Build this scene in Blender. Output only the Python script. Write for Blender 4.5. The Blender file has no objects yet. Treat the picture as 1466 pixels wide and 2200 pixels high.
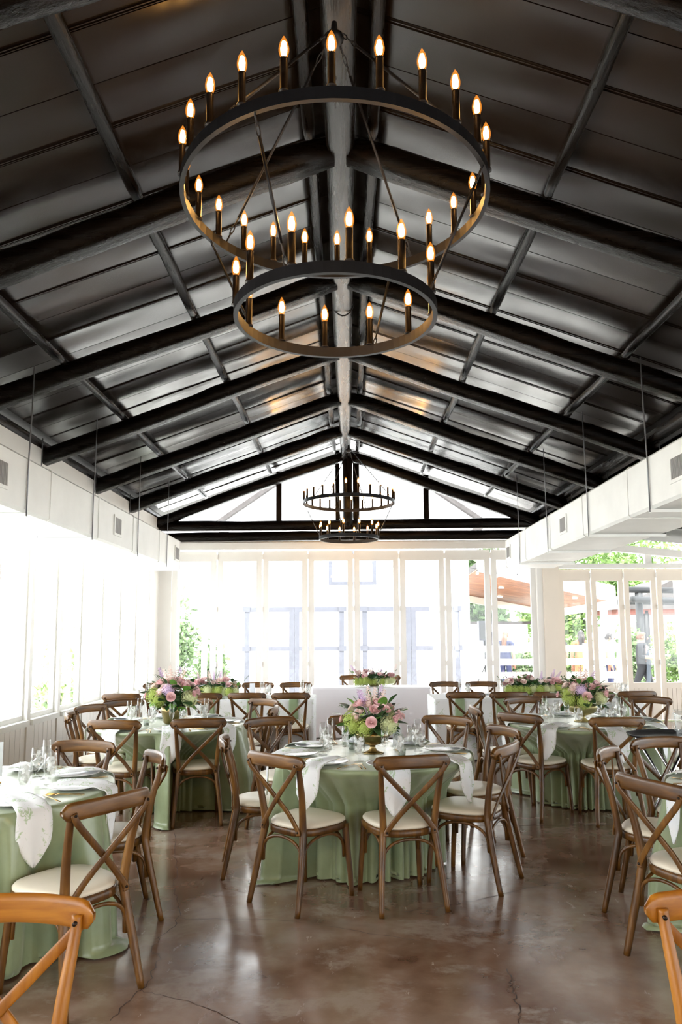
import bpy, math, random
import numpy as np
from mathutils import Vector, Matrix
rnd = random.Random(7)
PI = math.pi
SC = bpy.context.scene
COL = SC.collection
# ------------------------------------------------------------------ camera
PITCH, YAW, ROLL, EYE = math.radians(6.42), math.radians(.54), math.radians(.3), 1.6
fw = Vector((-math.sin(YAW)*math.cos(PITCH), math.cos(YAW)*math.cos(PITCH), math.sin(PITCH)))
rt = Vector((math.cos(YAW), math.sin(YAW), 0)); up = rt.cross(fw)
rt, up = rt*math.cos(ROLL)-up*math.sin(ROLL), up*math.cos(ROLL)+rt*math.sin(ROLL)
cam = bpy.data.cameras.new('camera'); cam_o = bpy.data.objects.new('camera', cam); COL.objects.link(cam_o)
cam_o.matrix_world = Matrix(((rt.x, up.x, -fw.x, 0), (rt.y, up.y, -fw.y, 0), (rt.z, up.z, -fw.z, EYE), (0, 0, 0, 1)))
cam.sensor_width = 36; cam.lens = 1600/2200*36; cam.shift_y = 80/2200; cam.clip_end = 300; cam.clip_start = .05
SC.camera = cam_o
# ------------------------------------------------------------------ sky, portals, exposure
W = bpy.data.worlds.new('overcast_sky'); SC.world = W; W.use_nodes = True
bg = W.node_tree.nodes['Background']; bg.inputs[0].default_value = (.95, .975, 1, 1); bg.inputs[1].default_value = 1.0
SC.view_settings.view_transform = 'Standard'; SC.view_settings.look = 'None'
SC.view_settings.exposure = 3.2; SC.view_settings.gamma = 1; SC.view_settings.use_curve_mapping = False
SC.cycles.max_bounces = 10; SC.cycles.diffuse_bounces = 6; SC.cycles.glossy_bounces = 5
SC.cycles.transparent_max_bounces = 24; SC.cycles.transmission_bounces = 6
SC.cycles.caustics_reflective = False; SC.cycles.caustics_refractive = False
SC.cycles.sample_clamp_indirect = 6
SUN = bpy.data.lights.new('sun', 'SUN'); SUN.energy = 1.2; SUN.angle = math.radians(4); SUN.color = (1, .96, .88)
sun_o = bpy.data.objects.new('sun', SUN); COL.objects.link(sun_o)
sun_o.rotation_euler = (math.radians(24), math.radians(10), 0)
def portal(loc, rot, sx, sy):
    l = bpy.data.lights.new('sky_portal', 'AREA'); l.shape = 'RECTANGLE'; l.size = sx; l.size_y = sy
    l.cycles.is_portal = True
    o = bpy.data.objects.new('sky_portal', l); COL.objects.link(o); o.location = loc; o.rotation_euler = rot
portal((-3.6, 4.4, 1.9), (0, -PI/2, 0), 2.6, 18.5)
portal((.1, 13.85, 1.7), (-PI/2, 0, 0), 6.8, 3.1)
portal((6.4, 13.85, 1.8), (-PI/2, 0, 0), 5.2, 2.5)
portal((0, 13.85, 4.2), (-PI/2, 0, 0), 4.4, 1.1)
portal((9.1, 4.4, 1.5), (0, PI/2, 0), 2.6, 18.5)
portal((5.4, -5.1, 1.5), (PI/2, 0, 0), 5.4, 2.6)

# ------------------------------------------------------------------ materials
def srgb(r, g, b):
    f = lambda c: (c/255/12.92) if c/255 <= .04045 else ((c/255+.055)/1.055)**2.4
    return (f(r), f(g), f(b), 1)
def newmat(name):
    m = bpy.data.materials.new(name); m.use_nodes = True
    nt = m.node_tree; return m, nt, nt.nodes['Principled BSDF']
def N(nt, typ, **kw):
    n = nt.nodes.new(typ)
    for k, v in kw.items():
        if k.startswith('i_'): n.inputs[int(k[2:]) if k[2:].isdigit() else k[2:].replace('_', ' ')].default_value = v
        else: setattr(n, k, v)
    return n
def coords(nt, scale, kind='Object'):
    tc = N(nt, 'ShaderNodeTexCoord'); mp = N(nt, 'ShaderNodeMapping'); mp.inputs['Scale'].default_value = scale
    nt.links.new(tc.outputs[kind], mp.inputs[0]); return mp.outputs[0]
def noise(nt, vec, scale, detail=4, rough=.55, dist=0):
    n = N(nt, 'ShaderNodeTexNoise'); n.inputs['Scale'].default_value = scale; n.inputs['Detail'].default_value = detail
    n.inputs['Roughness'].default_value = rough; n.inputs['Distortion'].default_value = dist
    nt.links.new(vec, n.inputs['Vector']); return n.outputs['Fac']
def ramp(nt, fac, stops, interp='LINEAR'):
    r = N(nt, 'ShaderNodeValToRGB'); r.color_ramp.interpolation = interp
    e = r.color_ramp.elements
    while len(e) < len(stops): e.new(.5)
    for el, (p, c) in zip(e, stops):
        el.position = p; el.color = c if len(c) == 4 else (*c, 1)
    nt.links.new(fac, r.inputs[0]); return r.outputs[0]
def bump(nt, bs, h, strength, dist=.01):
    b = N(nt, 'ShaderNodeBump'); b.inputs['Strength'].default_value = strength; b.inputs['Distance'].default_value = dist
    nt.links.new(h, b.inputs['Height']); nt.links.new(b.outputs[0], bs.inputs['Normal'])
def plain(name, col, rough=.5, metal=0, spec=.5, var=0, vs=8):
    m, nt, bs = newmat(name); bs.inputs['Base Color'].default_value = col
    bs.inputs['Roughness'].default_value = rough; bs.inputs['Metallic'].default_value = metal; bs.inputs['Specular IOR Level'].default_value = spec
    if var:
        f = noise(nt, coords(nt, (1, 1, 1)), vs)
        lo = tuple(c*(1-var) for c in col[:3]); hi = tuple(min(1, c*(1+var)) for c in col[:3])
        nt.links.new(ramp(nt, f, [(.3, lo), (.7, hi)]), bs.inputs['Base Color'])
    return m
def wood(name, dark, mid, light, rough=.38, axis=2, sc=14):
    m, nt, bs = newmat(name)
    s = [sc]*3; s[axis] = sc*.08
    v = coords(nt, s); f = noise(nt, v, 1.6, 6, .6, .6)
    f2 = noise(nt, coords(nt, (3, 3, 3)), 1.5, 2)
    mx = N(nt, 'ShaderNodeMath', operation='ADD'); ml = N(nt, 'ShaderNodeMath', operation='MULTIPLY'); ml.inputs[1].default_value = .45
    oi = N(nt, 'ShaderNodeObjectInfo'); m3 = N(nt, 'ShaderNodeMath', operation='MULTIPLY_ADD'); m3.inputs[1].default_value = .16; m3.inputs[2].default_value = -.3
    nt.links.new(f2, ml.inputs[0]); nt.links.new(f, mx.inputs[0]); nt.links.new(ml.outputs[0], mx.inputs[1])
    a2 = N(nt, 'ShaderNodeMath', operation='ADD'); nt.links.new(oi.outputs['Random'], m3.inputs[0])
    nt.links.new(mx.outputs[0], a2.inputs[0]); nt.links.new(m3.outputs[0], a2.inputs[1])
    nt.links.new(ramp(nt, a2.outputs[0], [(.2, dark), (.48, mid), (.75, light)]), bs.inputs['Base Color'])
    bs.inputs['Roughness'].default_value = rough
    bump(nt, bs, f, .15, .002)
    return m
def glassmat(name, tint=(1, 1, 1, 1), gl=1.0, ior=1.45, rough=0.0, diff=0.0, dcol=(1, 1, 1, 1)):
    m, nt, bs = newmat(name); nt.nodes.remove(bs); out = nt.nodes['Material Output']
    t = N(nt, 'ShaderNodeBsdfTransparent'); t.inputs[0].default_value = tint
    g = N(nt, 'ShaderNodeBsdfGlossy'); g.inputs['Roughness'].default_value = rough
    lw = N(nt, 'ShaderNodeLayerWeight'); lw.inputs[0].default_value = .5
    fr = N(nt, 'ShaderNodeMath', operation='POWER'); fr.inputs[1].default_value = 4.0; nt.links.new(lw.outputs['Facing'], fr.inputs[0])
    mu = N(nt, 'ShaderNodeMath', operation='MULTIPLY_ADD'); mu.inputs[1].default_value = .75*gl; mu.inputs[2].default_value = .035*gl; mu.use_clamp = True
    nt.links.new(fr.outputs[0], mu.inputs[0]); mx = N(nt, 'ShaderNodeMixShader')
    nt.links.new(mu.outputs[0], mx.inputs[0]); nt.links.new(t.outputs[0], mx.inputs[1]); nt.links.new(g.outputs[0], mx.inputs[2])
    last = mx
    if diff:
        d = N(nt, 'ShaderNodeBsdfDiffuse'); d.inputs[0].default_value = dcol
        m2 = N(nt, 'ShaderNodeMixShader'); m2.inputs[0].default_value = diff
        nt.links.new(mx.outputs[0], m2.inputs[1]); nt.links.new(d.outputs[0], m2.inputs[2]); last = m2
    nt.links.new(last.outputs[0], out.inputs[0]); return m
def emit(name, col, st, transp=None):
    m, nt, bs = newmat(name); nt.nodes.remove(bs); out = nt.nodes['Material Output']
    e = N(nt, 'ShaderNodeEmission'); e.inputs[0].default_value = col; e.inputs[1].default_value = st
    if transp:
        t = N(nt, 'ShaderNodeBsdfTransparent'); t.inputs[0].default_value = transp
        a = N(nt, 'ShaderNodeAddShader'); nt.links.new(e.outputs[0], a.inputs[0]); nt.links.new(t.outputs[0], a.inputs[1]); nt.links.new(a.outputs[0], out.inputs[0])
    else: nt.links.new(e.outputs[0], out.inputs[0])
    return m
M = {}
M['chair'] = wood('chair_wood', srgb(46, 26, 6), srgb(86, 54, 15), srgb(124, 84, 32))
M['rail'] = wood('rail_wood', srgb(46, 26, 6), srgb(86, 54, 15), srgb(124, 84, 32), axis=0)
M['chair_lamplit'] = wood('lamplit_wood', srgb(104, 60, 10), srgb(148, 92, 18), srgb(176, 118, 34))  # the brown chair wood with warm lamplight painted into its colour
M['rail_lamplit'] = wood('lamplit_rail_wood', srgb(104, 60, 10), srgb(148, 92, 18), srgb(176, 118, 34), axis=0)
M['cushion'] = plain('cream_vinyl', srgb(226, 217, 198), .38, var=.04)
M['bolt'] = plain('dark_bolt', srgb(40, 28, 20), .4, .6)
M['white'] = plain('white_paint', srgb(232, 231, 227), .5, var=.02, vs=3)
M['cream'] = plain('cream_paint', srgb(226, 216, 202), .55, var=.02, vs=3)
M['sill'] = plain('sill_paint', srgb(224, 226, 222), .45)
M['duct'] = plain('duct_white', srgb(226, 228, 226), .5, var=.05, vs=2.5)
M['strap'] = plain('galvanised', srgb(112, 114, 118), .4, .8)
M['grille'] = plain('grille_grey', srgb(150, 150, 150), .5)
M['grille_dark'] = plain('grille_dark', srgb(70, 70, 72), .6)
M['pane'] = glassmat('window_glass', (.98, .99, .985, 1), .7)
M['iron'] = plain('black_iron', (.010, .010, .012, 1), .42, .3)
M['sleeve'] = plain('bronze_sleeve', (.018, .013, .011, 1), .35, .6)
M['bulb_shell'] = emit('amber_bulb_glass', (1, .36, .05, 1), .045, (1, .80, .52, 1))
M['filament'] = emit('hot_filament', (1, .62, .24, 1), 9.0)
M['plate'] = plain('white_china', srgb(236, 235, 238), .18)
M['gold'] = plain('gold_metal', srgb(196, 158, 92), .25, 1)
M['glass'] = glassmat('clear_glass', (.98, .98, .975, 1), 1.2)
M['water'] = glassmat('water', (.985, .985, .98, 1), .5, 1.33)
M['ice'] = glassmat('ice', (.98, .985, .985, 1), 1.4, 1.4, .06, .38, (.97, .97, .96, 1))
M['pitcher'] = glassmat('clear_plastic', (.96, .97, .97, 1), 1.3, 1.45, .05, .04, (.95, .97, 1, 1))
M['tray'] = plain('black_rubber', (.008, .008, .010, 1), .5)
M['chrome'] = plain('chrome', srgb(190, 190, 195), .15, 1)
M['card'] = plain('white_card', srgb(225, 230, 238), .6)
M['ink'] = plain('grey_ink', srgb(95, 100, 112), .6)
M['brass'] = plain('aged_brass', srgb(150, 132, 92), .3, 1, var=.25, vs=14)
M['gold_bowl'] = plain('gold_bowl', srgb(176, 164, 116), .4, .7, var=.2, vs=14)
M['votive'] = glassmat('votive_glass', (.85, .88, .85, 1), 1.5, 1.45)
M['linen'] = plain('white_linen', srgb(246, 244, 250), .6)
M['green_napkin'] = plain('green_napkin', srgb(140, 158, 122), .6)
def clothmat():
    m, nt, bs = newmat('sage_satin'); f = noise(nt, coords(nt, (1, 1, 1)), 9, 3)
    nt.links.new(ramp(nt, f, [(.3, srgb(134, 148, 112)), (.7, srgb(147, 160, 124))]), bs.inputs['Base Color'])
    bs.inputs['Roughness'].default_value = .30; bs.inputs['Specular IOR Level'].default_value = .6
    bs.inputs['Sheen Weight'].default_value = .25
    f2 = noise(nt, coords(nt, (1, 1, .5)), 6, 3); bump(nt, bs, f2, .25, .02); return m
M['satin'] = clothmat()
def floralmat(name, sc, base, leaf, lo=.52):
    m, nt, bs = newmat(name); v = coords(nt, (1, 1, 1)); nz = noise(nt, v, sc, 5, .6, 2.2)
    vo = N(nt, 'ShaderNodeTexVoronoi'); vo.inputs['Scale'].default_value = sc*.7; nt.links.new(v, vo.inputs['Vector'])
    mu = N(nt, 'ShaderNodeMath', operation='MULTIPLY_ADD'); mu.inputs[1].default_value = -.35; nt.links.new(vo.outputs['Distance'], mu.inputs[0]); nt.links.new(nz, mu.inputs[2])
    mid = tuple((a+b)/2 for a, b in zip(base, leaf))
    nt.links.new(ramp(nt, mu.outputs[0], [(lo-.07, base), (lo-.03, mid), (lo, leaf), (lo+.03, mid), (lo+.06, base)]), bs.inputs['Base Color'])
    bs.inputs['Roughness'].default_value = .7; return m
M['napkin'] = floralmat('floral_napkin', 17, srgb(234, 236, 238), srgb(160, 188, 138), .455)
M['floral'] = floralmat('floral_linen', 11, srgb(232, 234, 236), srgb(178, 194, 162), .48)
def floormat():
    m, nt, bs = newmat('sealed_concrete'); v = coords(nt, (1, 1, 1))
    a = noise(nt, v, .9, 4, .6, .2); b = noise(nt, v, 4.5, 5, .6, .1); c = noise(nt, coords(nt, (1, .35, 1)), 7, 6, .7)
    base = ramp(nt, a, [(.36, srgb(78, 48, 32)), (.46, srgb(116, 82, 62)), (.54, srgb(156, 128, 110)), (.66, srgb(184, 170, 160))])
    det = ramp(nt, b, [(.3, srgb(78, 50, 34)), (.5, srgb(120, 92, 74)), (.75, srgb(148, 130, 116))])
    mx = N(nt, 'ShaderNodeMixRGB'); mx.inputs[0].default_value = .5
    nt.links.new(base, mx.inputs[1]); nt.links.new(det, mx.inputs[2])
    g1 = noise(nt, coords(nt, (1, 1.3, 1)), 2.1, 7, .68, .2); gm = ramp(nt, g1, [(.52, (0, 0, 0)), (.60, (.7, .7, .7)), (.72, (.2, .2, .2))])
    m2 = N(nt, 'ShaderNodeMixRGB'); m2.inputs[2].default_value = srgb(158, 140, 128); nt.links.new(gm, m2.inputs[0]); nt.links.new(mx.outputs[0], m2.inputs[1])
    nt.links.new(m2.outputs[0], bs.inputs['Base Color']); bs.inputs['Coat Weight'].default_value = .35; bs.inputs['Coat Roughness'].default_value = .16
    nt.links.new(ramp(nt, c, [(.3, (.14,)*3), (.7, (.30,)*3)]), bs.inputs['Roughness'])
    bs.inputs['Specular IOR Level'].default_value = .8
    bump(nt, bs, c, .03, .002); return m
M['floor'] = floormat()
M['crack'] = plain('crack_dark', srgb(62, 46, 38), .8)
def logmat(name, axis, spec=.14, bm=.3):
    m, nt, bs = newmat(name); s = [9]*3; s[axis] = .7
    v = coords(nt, s); f = noise(nt, v, 1.5, 6, .65, .5)
    nt.links.new(ramp(nt, f, [(.35, srgb(4, 3, 2)), (.58, srgb(13, 8, 5)), (.8, srgb(44, 31, 24))]), bs.inputs['Base Color'])
    nt.links.new(ramp(nt, f, [(.3, (.20,)*3), (.7, (.36,)*3)]), bs.inputs['Roughness'])
    bs.inputs['Specular IOR Level'].default_value = spec
    f3 = noise(nt, coords(nt, [q*2.2 for q in s]), 2.5, 5, .7); bump(nt, bs, f3, bm, .02); return m
M['log_x'] = logmat('stained_log_across', 0); M['log_y'] = logmat('stained_log_along', 1); M['log_z'] = logmat('stained_log_upright', 2); M['log_ridge'] = logmat('polished_ridge_log', 1, .7, .35); M['log_purlin'] = logmat('polished_purlin', 1, .32, .4)
def panelmat():
    m, nt, bs = newmat('gloss_black_sheet'); bs.inputs['Base Color'].default_value = (.012, .0085, .007, 1)
    bs.inputs['Metallic'].default_value = .0
    f = noise(nt, coords(nt, (1, 1.6, 1)), 1.7, 3, .5)
    nt.links.new(ramp(nt, f, [(.3, (.18,)*3), (.7, (.27,)*3)]), bs.inputs['Roughness'])
    bs.inputs['Specular IOR Level'].default_value = .75
    f2 = noise(nt, coords(nt, (1, 1.2, 1), 'Object'), 1.3, 1.0); bump(nt, bs, f2, .10, .06); return m
M['panel'] = panelmat()
M['deck'] = plain('roof_deck', (.010, .009, .008, 1), .6)
M['rose'] = plain('pink_rose', srgb(238, 204, 206), .6, var=.12, vs=30)
M['rose_pale'] = plain('pale_rose', srgb(246, 228, 222), .6, var=.1, vs=30)
M['lilac'] = plain('lilac_petal', srgb(218, 194, 224), .6, var=.15, vs=40)
M['lime'] = plain('lime_hydrangea', srgb(172, 188, 98), .65, var=.2, vs=30)
M['palelime'] = plain('pale_hydrangea', srgb(208, 214, 166), .65, var=.12, vs=30)
M['leaf'] = plain('dark_leaf', srgb(44, 78, 36), .4, var=.35, vs=10)
M['leaf2'] = plain('fresh_leaf', srgb(98, 146, 56), .45, var=.3, vs=10)
M['stem'] = plain('stem_green', srgb(70, 104, 52), .5)
M['fol_a'] = plain('tree_foliage', srgb(100, 130, 64), .6, var=.5, vs=1.5)
M['fol_b'] = plain('deep_foliage', srgb(72, 98, 56), .6, var=.5, vs=1.5)
M['fol_c'] = plain('hedge_foliage', srgb(100, 124, 82), .6, var=.5, vs=2)
M['fol_pale'] = plain('sunlit_foliage', srgb(150, 178, 116), .6, var=.3, vs=2)  # overexposed daylight painted in as a paler leaf colour
M['bark'] = plain('pale_bark', srgb(170, 168, 160), .8, var=.2)
M['paving'] = plain('pale_paving', srgb(226, 224, 220), .8, var=.04)
M['facade'] = plain('white_siding', srgb(238, 238, 238), .7)
M['barn_grey'] = plain('grey_trim', srgb(88, 90, 100), .6, var=.1, vs=6)
M['shingle'] = plain('grey_shingle', srgb(70, 66, 66), .8, var=.2, vs=6)
M['cedar'] = wood('cedar_ceiling', srgb(84, 48, 28), srgb(118, 72, 44), srgb(146, 98, 64), .5, 0, 8)
M['hut'] = plain('hut_black', srgb(30, 32, 36), .6)
M['hut_red'] = plain('hut_red', srgb(110, 58, 48), .7)
M['skin'] = plain('skin', srgb(150, 104, 84), .55)
M['blackcloth'] = plain('black_cloth', srgb(22, 24, 32), .8)
M['navycloth'] = plain('navy_cloth', srgb(24, 32, 66), .8)
M['orangecloth'] = plain('orange_cloth', srgb(170, 96, 60), .8)
M['bluecloth'] = plain('pale_blue_cloth', srgb(110, 136, 164), .8)
M['apron'] = plain('apron_cloth', srgb(36, 46, 58), .8)
M['hair_dark'] = plain('dark_hair', srgb(28, 22, 22), .5)
M['hair_brown'] = plain('brown_hair', srgb(96, 62, 44), .5)
M['speaker'] = plain('speaker_black', srgb(40, 42, 52), .6)
M['globe'] = emit('warm_bulb', (1, .85, .6, 1), 1.6)

# ------------------------------------------------------------------ mesh helpers
class MB:
    def __init__(s): s.v = []; s.f = []; s.sm = []; s.mi = []
    def add(s, v, f, smooth=False, mi=0):
        o = len(s.v); s.v += [tuple(p) for p in v]; s.f += [tuple(i+o for i in q) for q in f]; s.sm += [smooth]*len(f); s.mi += [mi]*len(f); return s
    def box(s, a, b, smooth=False):
        (x0, y0, z0), (x1, y1, z1) = a, b
        return s.add([(x0,y0,z0),(x1,y0,z0),(x1,y1,z0),(x0,y1,z0),(x0,y0,z1),(x1,y0,z1),(x1,y1,z1),(x0,y1,z1)],
                     [(3,2,1,0),(4,5,6,7),(0,1,5,4),(1,2,6,5),(2,3,7,6),(3,0,4,7)], smooth)
    def sweep(s, path, rx, ry=None, ref=(0, 0, 1), n=8, pw=1.0, closed=False, cap=True, smooth=True):
        P = [Vector(p) for p in path]; k = len(P); ref = Vector(ref); V = []
        for i, p in enumerate(P):
            if closed: T = P[(i+1) % k]-P[i-1]
            else: T = P[min(i+1, k-1)]-P[max(i-1, 0)]
            T.normalize(); S = T.cross(ref)
            if S.length < 1e-4: S = T.cross(Vector((1, .1, 0)))
            S.normalize(); Nn = S.cross(T)
            a = rx[i] if hasattr(rx, '__len__') else rx
            b = a if ry is None else (ry[i] if hasattr(ry, '__len__') else ry)
            for j in range(n):
                t = 2*PI*(j+.5)/n; c, q = math.cos(t), math.sin(t)
                c = math.copysign(abs(c)**pw, c); q = math.copysign(abs(q)**pw, q)
                V.append(p+S*(a*c)+Nn*(b*q))
        F = []
        for i in range(k if closed else k-1):
            for j in range(n):
                a0, a1 = i*n+j, i*n+(j+1) % n; b0, b1 = ((i+1) % k)*n+j, ((i+1) % k)*n+(j+1) % n
                F.append((a0, a1, b1, b0))
        if cap and not closed: F += [tuple(range(n))[::-1], tuple((k-1)*n+j for j in range(n))]
        return s.add(V, F, smooth)
    def lathe(s, prof, n=20, c=(0, 0, 0), smooth=True, rib=0, ribn=0):
        V = []; F = []; k = len(prof)
        for (r, z) in prof:
            for j in range(n):
                t = 2*PI*j/n; q = r*(1+(rib*math.cos(ribn*t) if rib else 0)); V.append((c[0]+q*math.cos(t), c[1]+q*math.sin(t), c[2]+z))
        for i in range(k-1):
            for j in range(n): F.append((i*n+j, i*n+(j+1) % n, (i+1)*n+(j+1) % n, (i+1)*n+j))
        if prof[0][0] > 1e-4: F.append(tuple(range(n))[::-1])
        if prof[-1][0] > 1e-4: F.append(tuple((k-1)*n+j for j in range(n)))
        return s.add(V, F, smooth)
    def blob(s, c, r, n=10, m=6, smooth=True):
        rx, ry, rz = r if hasattr(r, '__len__') else (r, r, r)
        V = []; F = []
        for i in range(m+1):
            p = PI*i/m
            for j in range(n): V.append((c[0]+rx*math.sin(p)*math.cos(2*PI*j/n), c[1]+ry*math.sin(p)*math.sin(2*PI*j/n), c[2]-rz*math.cos(p)))
        for i in range(m):
            for j in range(n): F.append((i*n+j, i*n+(j+1) % n, (i+1)*n+(j+1) % n, (i+1)*n+j))
        return s.add(V, F, smooth)
    def prism(s, poly, axis, a, b):
        n = len(poly); mk = {0: lambda p, q: (q, p[0], p[1]), 1: lambda p, q: (p[0], q, p[1]), 2: lambda p, q: (p[0], p[1], q)}[axis]
        V = [mk(p, a) for p in poly]+[mk(p, b) for p in poly]
        return s.add(V, [tuple(range(n)), tuple(range(2*n-1, n-1, -1))]+[(i, n+i, n+(i+1) % n, (i+1) % n) for i in range(n)])
    def mesh(s, name, mat):
        m = bpy.data.meshes.new(name); m.from_pydata(s.v, [], s.f); m.validate()
        if len(s.f) == len(m.polygons):
            m.polygons.foreach_set('use_smooth', s.sm); m.polygons.foreach_set('material_index', s.mi)
        for q in (mat if isinstance(mat, (list, tuple)) else [mat]): m.materials.append(M[q] if isinstance(q, str) else q)
        m.update(); return m
    def build(s, name, mat, parent=None): return link(name, s.mesh(name, mat), parent)
def link(name, me, parent=None):
    o = bpy.data.objects.new(name, me); COL.objects.link(o)
    if parent: o.parent = parent
    return o
def tag(o, label, cat, group=None, kind=None):
    if label: o['label'] = label
    if cat: o['category'] = cat
    if group: o['group'] = group
    if kind: o['kind'] = kind
    return o
def empty(name, loc, rz=0):
    o = bpy.data.objects.new(name, None); COL.objects.link(o); o.location = loc; o.rotation_euler = (0, 0, rz); o.empty_display_size = .1; return o
def place(o, loc, rot=(0, 0, 0), sc=1):
    o.location = loc; o.rotation_euler = rot; o.scale = (sc, sc, sc) if not hasattr(sc, '__len__') else sc; return o
KIDS = {}
def copy_tree(o, parent=None, depth=0):
    c = o.copy(); COL.objects.link(c)
    if parent: c.parent = parent; c.matrix_parent_inverse = o.matrix_parent_inverse.copy()
    for ch in o.children: copy_tree(ch, c, depth+1)
    return c
def struct(name, mb, mat, parent=None):
    o = mb.build(name, mat, parent)
    if not parent: o['kind'] = 'structure'
    return o
def spline(pts, k=6):
    P = [np.array(p, float) for p in pts]; P = [2*P[0]-P[1]]+P+[2*P[-1]-P[-2]]; out = []
    for i in range(1, len(P)-2):
        for j in range(k):
            t = j/k; a, b, c, d = P[i-1:i+3]
            out.append(.5*((2*b)+(c-a)*t+(2*a-5*b+4*c-d)*t*t+(3*b-a-3*c+d)*t**3))
    out.append(P[-2]); return [tuple(p) for p in out]
def logpath(a, b, n=14, wob=.012, rs=None):
    rs = rs or rnd; a, b = np.array(a, float), np.array(b, float)
    ph = [rs.uniform(0, 6) for _ in range(4)]; out = []
    for i in range(n):
        t = i/(n-1); p = a+(b-a)*t; p = p+wob*np.array([math.sin(5*t+ph[0]), math.sin(4*t+ph[1]), math.sin(6*t+ph[2])])*math.sin(PI*min(1, t*1.0+.15)); out.append(tuple(p))
    return out
def log(name, a, b, r, mat, parent, ref=(0, 0, 1), wob=.012):
    pth = logpath(a, b, wob=wob); rr = [r*(1+.07*rnd.uniform(-1, 1)) for _ in pth]
    rr[0] = r*.85; rr[-1] = r*.85
    n = 16; mb = MB().sweep(pth, rr, ref=ref, n=n)
    T = (Vector(b)-Vector(a)).normalized(); u = Vector((0, 0, 1))-T*T.z
    if u.length > .3:                                                    # the underside is hewn flat
        u.normalize()
        for i, p in enumerate(pth):
            for j in range(n):
                v = Vector(mb.v[i*n+j]); d = (v-Vector(p)).dot(u)
                if d < -.72*r: mb.v[i*n+j] = tuple(v+u*(-.72*r-d))
    return mb.build(name, mat, parent)

# ================================================================== STRUCTURE
Y0, Y1 = -5.0, 13.7
XL, XR = -3.5, 9.0
RC = -.035                                   # ridge line x
SL = .36
def roof_z(x): return 5.10-SL*abs(x-RC)
fl = struct('floor', MB().box((XL-.15, Y0-.1, -.12), (XR+.2, Y1+.15, 0)), 'floor')
def ribbon(pts, w, z=.0009):
    V = []; n = len(pts); F = []
    for i, p in enumerate(pts):
        q0, q1 = pts[max(0, i-1)], pts[min(n-1, i+1)]; d = Vector((q1[0]-q0[0], q1[1]-q0[1], 0)).normalized(); s = Vector((-d.y, d.x, 0))
        ww = w*rnd.uniform(.5, 1.2); V += [(p[0]+s.x*ww, p[1]+s.y*ww, z), (p[0]-s.x*ww, p[1]-s.y*ww, z)]
    for i in range(n-1): F.append((2*i, 2*i+1, 2*i+3, 2*i+2))
    return MB().add(V, F)
def crackline(pts, w=.0021, jit=.014, k=7):
    P = spline(pts, k); P = [(p[0]+rnd.uniform(-jit, jit), p[1]+rnd.uniform(-jit, jit)) for p in P]
    ribbon(P, w).build('crack', 'crack', fl)
crackline([(-1.41,6.22),(-1.2,5.37),(-1.13,4.99),(-1.02,4.62),(-.97,4.37),(-1.01,4.14),(-1.0,3.97),(-.95,3.89),(-.94,3.64),(-.96,3.5),(-1.0,3.3)])
crackline([(.3,4.5),(.68,4.65),(.87,4.76),(1.17,4.93),(1.47,5.06),(1.72,5.17)], .0022, .01)
crackline([(.75,3.78),(.73,3.59),(.72,3.42),(.70,3.27),(.72,3.0)], .003, .012)
crackline([(-1.28,4.42),(-.98,4.42),(-.87,4.4),(-.4,4.38),(.1,4.2),(.35,4.1)], .0018, .008)
crackline([(-.95,3.55),(-.77,3.48),(-.59,3.38),(-.4,3.2)], .0018, .008)
ribbon([(-3.3, 6.38), (0, 6.42), (3.4, 6.46)], .004).build('control_joint', 'crack', fl)
ribbon([(-3.3, 9.4), (0, 9.42), (3.4, 9.46)], .004).build('control_joint', 'crack', fl)

# ---- left wall: posts, windows with panes, plank wainscot
wl = struct('wall_left', MB().box((XL-.14, Y0, 0), (XL-.02, Y1, .62)).box((XL-.14, Y0, 3.08), (XL, Y1, 3.74)), 'white')
struct('baseboard_left', MB().box((XL-.02, Y0, 0), (XL+.035, Y1, .11)), 'white')
plank_me = MB().box((0, .004, .11), (.03, .116, .62)).mesh('plank', 'white')
ys = [7.37+.84*k for k in range(-15, 8)]
for i, y in enumerate(ys[:-1]):
    if y < Y0: continue
    w = empty('window_%d' % (i+1), (XL, y, 0)); w['kind'] = 'structure'
    MB().box((-.10, -.042, 0), (.02, .042, 3.1)).build('post', 'white', w)
    MB().box((-.10, .042, .62), (.05, .798, .68)).build('sill', 'sill', w)
    f = MB().box((-.07, .042, .68), (-.03, .070, 3.08)).box((-.07, .770, .68), (-.03, .798, 3.08)).box((-.07, .070, .68), (-.03, .770, .73)).box((-.07, .070, 3.02), (-.03, .770, 3.08))
    fr = f.build('frame', 'white', w)
    MB().box((-.055, .070, .73), (-.048, .770, 3.02)).build('pane', 'pane', fr)
    if y > 5.5:
        for k in range(6):
            o = link('plank', plank_me, wl); o.location = (XL-.02, y+.06+.12*k, 0)
struct('trim_1', MB().box((XL-.14, ys[-1]-.055, 0), (XL+.03, ys[-1]+.055, 3.1)).box((XL-.1, ys[-1]+.055, 0), (XL, Y1, 3.1)), 'white')

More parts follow.
